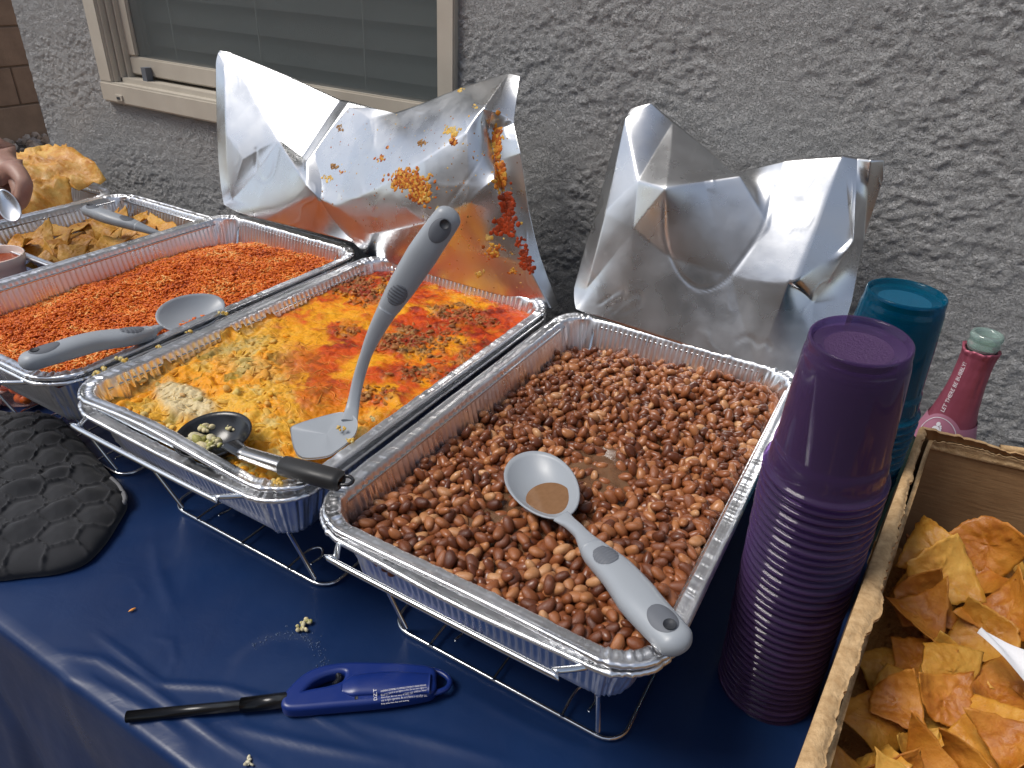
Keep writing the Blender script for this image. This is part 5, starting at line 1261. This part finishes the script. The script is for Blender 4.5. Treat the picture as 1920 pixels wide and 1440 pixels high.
def drape(v):
    out = []
    for p_ in v:
        zs = [h_[0].z for h_ in (b_t.ray_cast(Vector((p_[0], p_[1], .08)), Vector((0, 0, -1))) for b_t in lt_trees) if h_[0] is not None]
        out.append((p_[0], p_[1], (max(zs) if zs else .016) + .00025))
    return out
lines = ['WARNING: EXTREMELY FLAMMABLE CONTENTS UNDER PRESSURE.', 'Never puncture or put lighter in fire. Do not leave lighter in', 'direct heat. Do not store or keep near children. Never', 'use to light cigarettes. Be sure flame is out after use.', 'Keep away from face and clothing.']
for k, s_ in enumerate(lines):
    v, f = text_mesh(s_, .0019 if k else .0021); v = v * [WL / v[:, 0].max() * (1 if k < 4 else .6), 1, 1]
    p = T0 + ty * (.0014 - .0021 * k); obj('warning_text', drape(p + v[:, :1] * tx + v[:, 1:2] * ty), f, M_wt, lt, smooth=False)
v, f = text_mesh('DZT', .0045); p = xy(707, 1312, .0198); obj('printed_mark', drape(p + v[:, :1] * ty - v[:, 1:2] * tx), f, M_wt, lt, smooth=False)
# ------------------------------------------------------------ oven mitt
out_px = [(-30, 772), (30, 776), (75, 776), (118, 790), (150, 822), (188, 866), (222, 908), (236, 938), (222, 968), (192, 1014), (156, 1048), (105, 1066), (45, 1073), (-30, 1080), (-130, 1070), (-190, 980), (-180, 860), (-110, 790)]
ring = np.array([at(x, y, z=.014)[:2] for x, y in smooth_path(out_px, 10, True)]); c0_ = ring.mean(0); K = len(ring); rs = np.concatenate([np.linspace(0, .9, 90), 1 - .1 * (1 - np.linspace(0, 1, 12)[1:]) ** 2])
Rg = rs[:, None]; PX_ = c0_[0] + (ring[:, 0] - c0_[0])[None] * Rg; PY_ = c0_[1] + (ring[:, 1] - c0_[1])[None] * Rg
# dense angular resample for the stitching
def resample(A, n):
    t = np.linspace(0, A.shape[1], n, endpoint=False); i = t.astype(int); fr_ = t - i; return A[:, i] * (1 - fr_) + A[:, (i + 1) % A.shape[1]] * fr_
PX_, PY_ = resample(PX_, 420), resample(PY_, 420); Rg = np.broadcast_to(Rg, PX_.shape)
prof_h = (1 - np.clip(Rg, 0, 1) ** 3.2) ** .55
H_ = .008 + .026 * prof_h * (1 + .25 * fbm(PX_ * 9, PY_ * 9, 801, 2))
# quilting: warped hexagon cells, corded lines raised and knotted
S_ = .040; gx_ = PX_ / S_ + .25 * fbm(PX_ * 12, PY_ * 12, 802, 2); gy_ = PY_ / S_ + .25 * fbm(PX_ * 12 + 5, PY_ * 12, 803, 2)
ca_, sa_ = math.cos(.5), math.sin(.5); gx_, gy_ = gx_ * ca_ - gy_ * sa_, gx_ * sa_ + gy_ * ca_
d1 = np.full(PX_.shape, 9.); d2 = np.full(PX_.shape, 9.)
for i in range(-22, 12):
    for j in range(-12, 22):
        cx_, cy_ = i + .5 * (j % 2), j * .86
        d = np.hypot(gx_ - cx_, gy_ - cy_); d2 = np.minimum(d2, np.maximum(d, d1)); d1 = np.minimum(d1, d)
edge_ = d2 - d1; line = np.exp(-(edge_ / .085) ** 2)
H_ = H_ + .0045 * sstep(.1, .8, edge_) * prof_h + line * (.0022 + .0046 * np.maximum(0, fbm(PX_ * 300, PY_ * 300, 804, 2) + .1))
fold = 0
for a_, b2, hh, wd in (((20, 930), (160, 880), .008, .012), ((0, 1010), (160, 930), .006, .011), ((60, 1050), (200, 960), .003, .009)):
    a2, b3 = at(*a_, z=.03)[:2], at(*b2, z=.03)[:2]; dd = b3 - a2; tt_ = np.clip(((PX_ - a2[0]) * dd[0] + (PY_ - a2[1]) * dd[1]) / (dd @ dd), 0, 1); r_ = np.hypot(PX_ - a2[0] - tt_ * dd[0], PY_ - a2[1] - tt_ * dd[1]); H_ = H_ + hh * np.exp(-(r_ / wd) ** 2) * prof_h
V = np.stack([PX_, PY_, H_ + ZT], -1); nr_, na_ = PX_.shape
low = V[-1].copy(); low[:, 2] = ZT + .002; low2 = low.copy(); low2[:, :2] = c0_ + (low[:, :2] - c0_) * .96; low2[:, 2] = ZT
V = np.concatenate([V.reshape(-1, 3), low, low2]); F = gridf(nr_ + 2, na_, False, True)
M = Mat('black_quilted_cotton', (.024, .025, .029), .95); M.bump(M.noise(900, 2), .6, .0006); M.b.inputs['Sheen Weight'].default_value = .15; M.b.inputs['Sheen Roughness'].default_value = .4
mt = empty('oven_mitt', (c0_[0], c0_[1], ZT), 'black quilted oven mitt lying on the tablecloth at the left edge', 'oven mitt')
obj('quilted_pad', V, F, M.m, mt)
M = Mat('frayed_binding', (.22, .22, .23), .8); M.bump(M.noise(500, 4), .8, .001)
v, f = tube_geo(smooth_path([at(207, 895, z=.022), at(224, 912, z=.019), at(234, 935, z=.016), at(226, 950, z=.014)], 7), np.array([.001] + [.0026] * 10 + [.0034] * 6 + [.0038, .003, .002, .0025, .001]), 8); obj('edge_binding', v, f, M.m, mt)
v, f = tube_geo(smooth_path([at(226, 955, z=.013), at(196, 1002, z=.013), at(156, 1042, z=.012), at(105, 1062, z=.012)], 7), .0022, 8); obj('edge_piping', v, f, mt.children[0].data.materials[0], mt)
# ------------------------------------------------------------ hand reaching in at the left
M = Mat('skin', (.36, .20, .155), .5); M.base(M.mixc(M.map(M.noise(30, 5), .3, .7, 0, 1), (.29, .15, .115), (.43, .26, .20))); M.b.inputs['Subsurface Weight'].default_value = .15; M.b.inputs['Subsurface Radius'].default_value = (.01, .004, .002); M.bump(M.noise(180, 4, .65), .35, .0012); M_skin = M.m
def skin_body(name, nodes, edges, mat, root=0, sub=2):
    me = bpy.data.meshes.new(name); me.from_pydata([tuple(n_[0]) for n_ in nodes], edges, []); o = link(name, me)
    sk_ = o.modifiers.new('k', 'SKIN'); sk_.use_smooth_shade = True
    for i, n_ in enumerate(nodes):
        me.skin_vertices[0].data[i].radius = (n_[1], n_[1] * (n_[2] if len(n_) > 2 else 1)); me.skin_vertices[0].data[i].use_root = (i == root)
    sb = o.modifiers.new('s', 'SUBSURF'); sb.levels = sb.render_levels = sub; evaluated(o); o.data.materials.clear(); o.data.materials.append(mat)
    o.data.polygons.foreach_set('use_smooth', np.ones(len(o.data.polygons), bool)); return o
def hp_(x, y, d): return tuple(at(x, y, dep=d))
nodes = [(hp_(-40, 280, 1.19), .034), (hp_(-110, 190, 1.20), .030), (hp_(-260, 40, 1.22), .038), (hp_(-480, -160, 1.26), .046),
         (hp_(-5, 310, 1.19), .031), (hp_(14, 322, 1.185), .031)]
edges = [(0, 1), (1, 2), (2, 3), (0, 4), (4, 5)]
fingers = [  # knuckle, middle joint, tip: curled down round the foil
    ((30, 318), (48, 345), (40, 378), (22, 392), 1.150, .0130), ((28, 325), (40, 362), (26, 392), (6, 398), 1.170, .0135), ((12, 335), (20, 372), (4, 400), (-16, 402), 1.190, .0130), ((-8, 340), (-6, 375), (-20, 396), (-36, 396), 1.210, .0120)]
for a, b, c, d, dp, r in fingers:
    i = len(nodes); nodes += [(hp_(*a, dp), r * 1.1), (hp_(*b, dp - .01), r), (hp_(*c, dp), r * .92), (hp_(*d, dp + .012), r * .78)]; edges += [(5, i), (i, i + 1), (i + 1, i + 2), (i + 2, i + 3)]
i = len(nodes); nodes += [(hp_(-28, 320, 1.15), .014), (hp_(-18, 352, 1.135), .0125), (hp_(2, 376, 1.14), .0095)]; edges += [(0, i), (i, i + 1), (i + 1, i + 2)]
pr = skin_body('person', nodes, edges, M_skin)
tag(pr, 'bare forearm and curled hand of a person reaching in over the fried dough', 'person')
v, f = bowl_geo(hp_(15, 385, 1.13), (.35, -.1, -.5), (.8, -.6, .3), .026, .014, .006); tag(obj('foil_scrap', v, f, M_foil, loc=hp_(15, 385, 1.13)), 'small piece of crumpled foil held in the reaching hand', 'foil')
# ------------------------------------------------------------ salsa tub, carrots, foam tray
sc = np.array([*at(-14, 478, z=.150)[:2], 0]); st = empty('salsa_tub', sc + [0, 0, ZT], 'round translucent plastic tub of red salsa at the left edge', 'tub')
M = Mat('cloudy_plastic', (.75, .62, .56), .35); M.b.inputs['Subsurface Weight'].default_value = .3; M.b.inputs['Subsurface Radius'].default_value = (.02, .01, .008); M_cl = M.m
v, f = lathe_geo([(.033, ZT), (.036, .02), (.041, .128), (.0425, .130), (.0425, .134), (.0455, .136), (.0458, .150), (.0445, .1515), (.0435, .150), (.0425, .138), (.0400, .128), (.0345, .02), (.001, .012)], 56, sc); obj('tub_wall', v, f, M_cl, st)
M = Mat('salsa', (.26, .045, .012), .2); M.base(M.mixc(M.noise(120, 4), (.20, .03, .01), (.34, .075, .02))); M.bump(M.noise(140, 4), .5, .002)
v, f = lathe_geo([(.0001, .136), (.02, .1365), (.036, .136), (.0424, .1375)], 40, sc); tag(obj('salsa', v, f, M.m, loc=tuple(sc)), 'smooth red salsa filling the translucent tub', 'salsa')
cc_ = np.array([-.712, .135, .008]); ct = empty('carrot_tub', cc_, 'clear plastic tub holding baby carrots under the edge of the rice pan', 'tub')
M = Mat('clear_plastic', (.95, .75, .72), .08); tr = M.n('BsdfTransparent'); tr.inputs[0].default_value = (.93, .80, .78, 1); mx = M.n('MixShader'); mx.inputs[0].default_value = .28; M.l(tr.outputs[0], mx.inputs[1]); M.l(M.b.outputs[0], mx.inputs[2]); M.l(mx.outputs[0], M.t.nodes['Material Output'].inputs[0])
v, f = lathe_geo([(.001, 0), (.058, 0), (.062, .004), (.070, .040), (.0735, .041), (.074, .047), (.0715, .048), (.069, .043)], 64, cc_); obj('tub_wall', v, f, M.m, ct)
M = Mat('carrot', (.72, .15, .015), .35); M.base(M.mixc(M.noise(60, 3), (.62, .10, .008), (.80, .21, .03))); M.bump(M.noise(120, 3), .3, .001); M_car = M.m
R_ = np.random.RandomState(3); cv, cf = lathe_geo([(.0001, -.024), (.005, -.0232), (.0078, -.019), (.0085, 0), (.0080, .017), (.0055, .0225), (.0001, .024)], 14, (0, 0, 0)); cme = mesh('baby_carrot', cv, cf, M_car)
for k in range(34):
    a = R_.uniform(0, 2 * PI); r = .048 * math.sqrt(R_.rand()); lay = k // 12; o = link('baby_carrot', cme)
    o.matrix_world = Matrix.Translation((cc_[0] + r * math.cos(a), cc_[1] + r * math.sin(a), cc_[2] + .011 + lay * .0155)) @ Matrix.Rotation(R_.uniform(0, 6.28), 4, 'Z') @ Matrix.Rotation(PI / 2 + R_.uniform(-.3, .3), 4, 'X')
    tag(o, 'smooth orange baby carrot in the clear plastic tub', 'carrot', 'baby carrots in the clear tub')
tr_ = empty('foam_tray', (-.80, .05, ZT), 'white foam tray showing its corner between the mitt and carrot tub', 'tray')
M_wh = Mat('white_foam', (.78, .78, .77), .6).m; bevelbox('base', (-.90, .0, ZT, -.705, .085, ZT + .022), M_wh, tr_, .005); bevelbox('rim', (-.905, -.005, ZT + .022, -.700, .090, ZT + .026), M_wh, tr_, .0015)
# black bag corner by the wall, right
V, U_ = np.meshgrid(np.linspace(0, 1, 24), np.linspace(0, 2 * PI, 40, endpoint=False), indexing='ij')
bc2 = at(1960, 900, Y=.60); r_ = (.085 * np.sin(np.clip(V * PI, .02, PI)) ** .6) * (1 + .1 * fbm(U_, V * 3, 901, 3)); hgt = max(.1, bc2[2] + .045)
obj_b = obj('black_bag', np.stack([bc2[0] + .045 + r_ * np.cos(U_), bc2[1] + .02 + r_ * np.sin(U_) * .5, ZT + hgt * (1 - V)], -1).reshape(-1, 3), gridf(24, 40, False, True), Mat('black_fabric', (.012, .012, .013), .8).m, loc=(bc2[0] + .045, bc2[1], ZT))
tag(obj_b, 'black cloth bag standing by the wall at the right edge', 'bag')
# paper slip among the chips
sp_ = np.array([at(1832, 1186, z=.155), at(1868, 1225, z=.150), at(1900, 1262, z=.148), at(1960, 1330, z=.15)]); wv = np.array([.012, .018, .008]); n_ = 24
Pm = smooth_path(sp_, 8); g = []
for i, p in enumerate(Pm):
    t_ = i / len(Pm)
    for s in np.linspace(0, 1, 6): g.append(p + wv * s * (.35 + 1.0 * t_) + np.array([0, 0, .004 * math.sin(s * 5 + t_ * 3)]))
g = np.array(g); F = [tuple(q) for q in gridf(len(Pm), 6)]; F += [tuple(j + len(g) for j in q)[::-1] for q in F]
tag(obj('paper_slip', np.concatenate([g, g - [0, 0, .0003]]), F, Mat('white_paper', (.72, .72, .74), .7).m, loc=tuple(Pm[0])), 'crumpled white paper strip stuck in the tortilla chips', 'paper')
# ------------------------------------------------------------ crumbs on the cloth
food_bit('food_crumb', at(566, 1176, z=ZT + .003), .0058, 601, cream_c, 'pale green and cream lump of food dropped on the cloth above the lighter', 'crumb', group='crumbs dropped on the cloth')
food_bit('food_crumb', at(578, 1166, z=ZT + .003), .0050, 602, cream_c, 'small cream crumb touching the bigger dropped lump', 'crumb', group='crumbs dropped on the cloth')
food_bit('food_crumb', at(466, 1428, z=ZT + .002), .0036, 603, [(.7, .66, .5)], 'small white crumb on the cloth at the bottom edge below the lighter', 'crumb', group='crumbs dropped on the cloth')
v, f = scatter(np.array(tp), np.array(tf), at(248, 1143, z=ZT + .0022)[None], randrot(1, .01, 1, np.array([1.3])), np.array([[.0045, .0016, .0014]])); o = obj('rice_crumb', v, f, M_rice, loc=tuple(at(248, 1143, z=ZT))); attr(o.data, 'tone', np.full(len(v), .97)); tag(o, 'single pale orange rice grain alone on the blue cloth', 'rice grain')
# ------------------------------------------------------------ splatters on the enchilada lid and pan rims
dg = bpy.context.evaluated_depsgraph_get(); dg.update()
def caster(o):
    me = o.data; L_ = Vector(o.location); return BVHTree.FromPolygons([v.co + L_ for v in me.vertices], [tuple(p.vertices) for p in me.polygons])
bv = caster(lid_e); cpos = Vector(CAM)
def hit(x, y):
    d = (Vector(at(x, y, dep=1.)) - cpos).normalized(); return bv.ray_cast(cpos, d)
def splat(specs, seed, pals, name):
    R_ = np.random.RandomState(seed); VV = []; FF = []; CCc = []; k = 0
    for (x, y, rx_, ry_, n, sz, pi_) in specs:
        for i in range(n):
            h = hit(x + R_.normal(0, rx_ * .5), y + R_.normal(0, ry_ * .5))
            if h[0] is None: continue
            nrm = h[1] if h[1].dot(cpos - h[0]) > 0 else -h[1]; q = nrm.to_track_quat('Z', 'Y').to_matrix() @ Matrix.Rotation(R_.uniform(0, 6.28), 3, 'Z')
            s = sz * R_.uniform(.5, 1.2); sc_ = np.array([[s * R_.uniform(.9, 1.9), s * R_.uniform(.8, 1.3), s * R_.uniform(.10, .24)]])
            v, f = scatter(ico2, ico2f, np.array(h[0])[None], np.array(q)[None], sc_, .15, seed + i); VV.append(v); FF.append(f + k); k += len(v)
            c = np.array(pals[pi_][R_.randint(len(pals[pi_]))]) * R_.uniform(.8, 1.15); CCc.append(np.tile([*np.clip(c, 0, 1), 1], (len(v), 1)))
    o = obj(name, np.concatenate(VV), np.concatenate(FF), M_cas, lid_e); attr(o.data, 'pigment', np.concatenate(CCc), 'FLOAT_COLOR'); o['kind'] = 'stuff'; return o
pals = [[(.50, .13, .015), (.62, .24, .03), (.34, .08, .012), (.66, .36, .06)], [(.66, .40, .07), (.70, .50, .16)], [(.26, .13, .04), (.36, .20, .07)], [(.40, .05, .01), (.28, .04, .01)]]
splat([(765, 338, 30, 17, 330, .0024, 0), (790, 362, 18, 18, 200, .0023, 0), (797, 370, 12, 10, 30, .0024, 1), (752, 330, 12, 10, 40, .0026, 0), (845, 245, 13, 9, 34, .0026, 1), (852, 262, 8, 8, 20, .0025, 0), (792, 268, 8, 6, 18, .0022, 2),
       (713, 297, 9, 7, 20, .0020, 0), (727, 277, 5, 3, 5, .0018, 0), (637, 240, 6, 9, 12, .0018, 2), (626, 312, 8, 6, 12, .0022, 2), (612, 333, 12, 6, 22, .0018, 1), (640, 322, 8, 4, 8, .0016, 0), (590, 322, 5, 6, 9, .0018, 0), (677, 192, 4, 3, 6, .0016, 1),
       (927, 472, 14, 12, 46, .0022, 0), (916, 447, 8, 7, 16, .0020, 1), (900, 515, 8, 6, 14, .0022, 1), (820, 392, 4, 4, 6, .0018, 1), (840, 400, 3, 4, 5, .0014, 1), (960, 510, 8, 8, 16, .0018, 0), (890, 200, 4, 4, 8, .0014, 1), (864, 168, 6, 5, 10, .0018, 1)], 31, pals, 'food_splatter')
splat([(930, 270, 7, 32, 120, .0030, 0), (938, 330, 7, 30, 130, .0032, 0), (950, 385, 11, 24, 170, .0028, 3), (948, 425, 17, 14, 120, .0026, 3), (982, 480, 8, 26, 60, .0022, 3), (990, 500, 12, 12, 30, .0024, 3), (972, 455, 6, 6, 16, .0022, 3)], 37, pals, 'sauce_smear')
splat([(R_.uniform(590, 980), R_.uniform(200, 540), 3, 3, 1, R_.uniform(.0006, .0013), R_.randint(0, 3)) for _ in range(420)], 41, pals, 'grease_specks')
for i, (x, y, s) in enumerate(((655, 825, .004), (575, 888, .0035), (520, 905, .005), (700, 785, .0035), (640, 803, .004), (180, 700, .005), (195, 690, .004), (230, 675, .005), (300, 650, .0045), (355, 622, .004), (420, 588, .0045), (1160, 705, .002))):
    if x < 1000: food_bit('food_crumb', at(x, y, z=RZ + .0035), s, 640 + i, [(.70, .45, .10), (.66, .55, .25)], 'bit of orange cheese baked onto the rim of the casserole pan', 'crumb', group='cheese bits on the casserole pan rim')
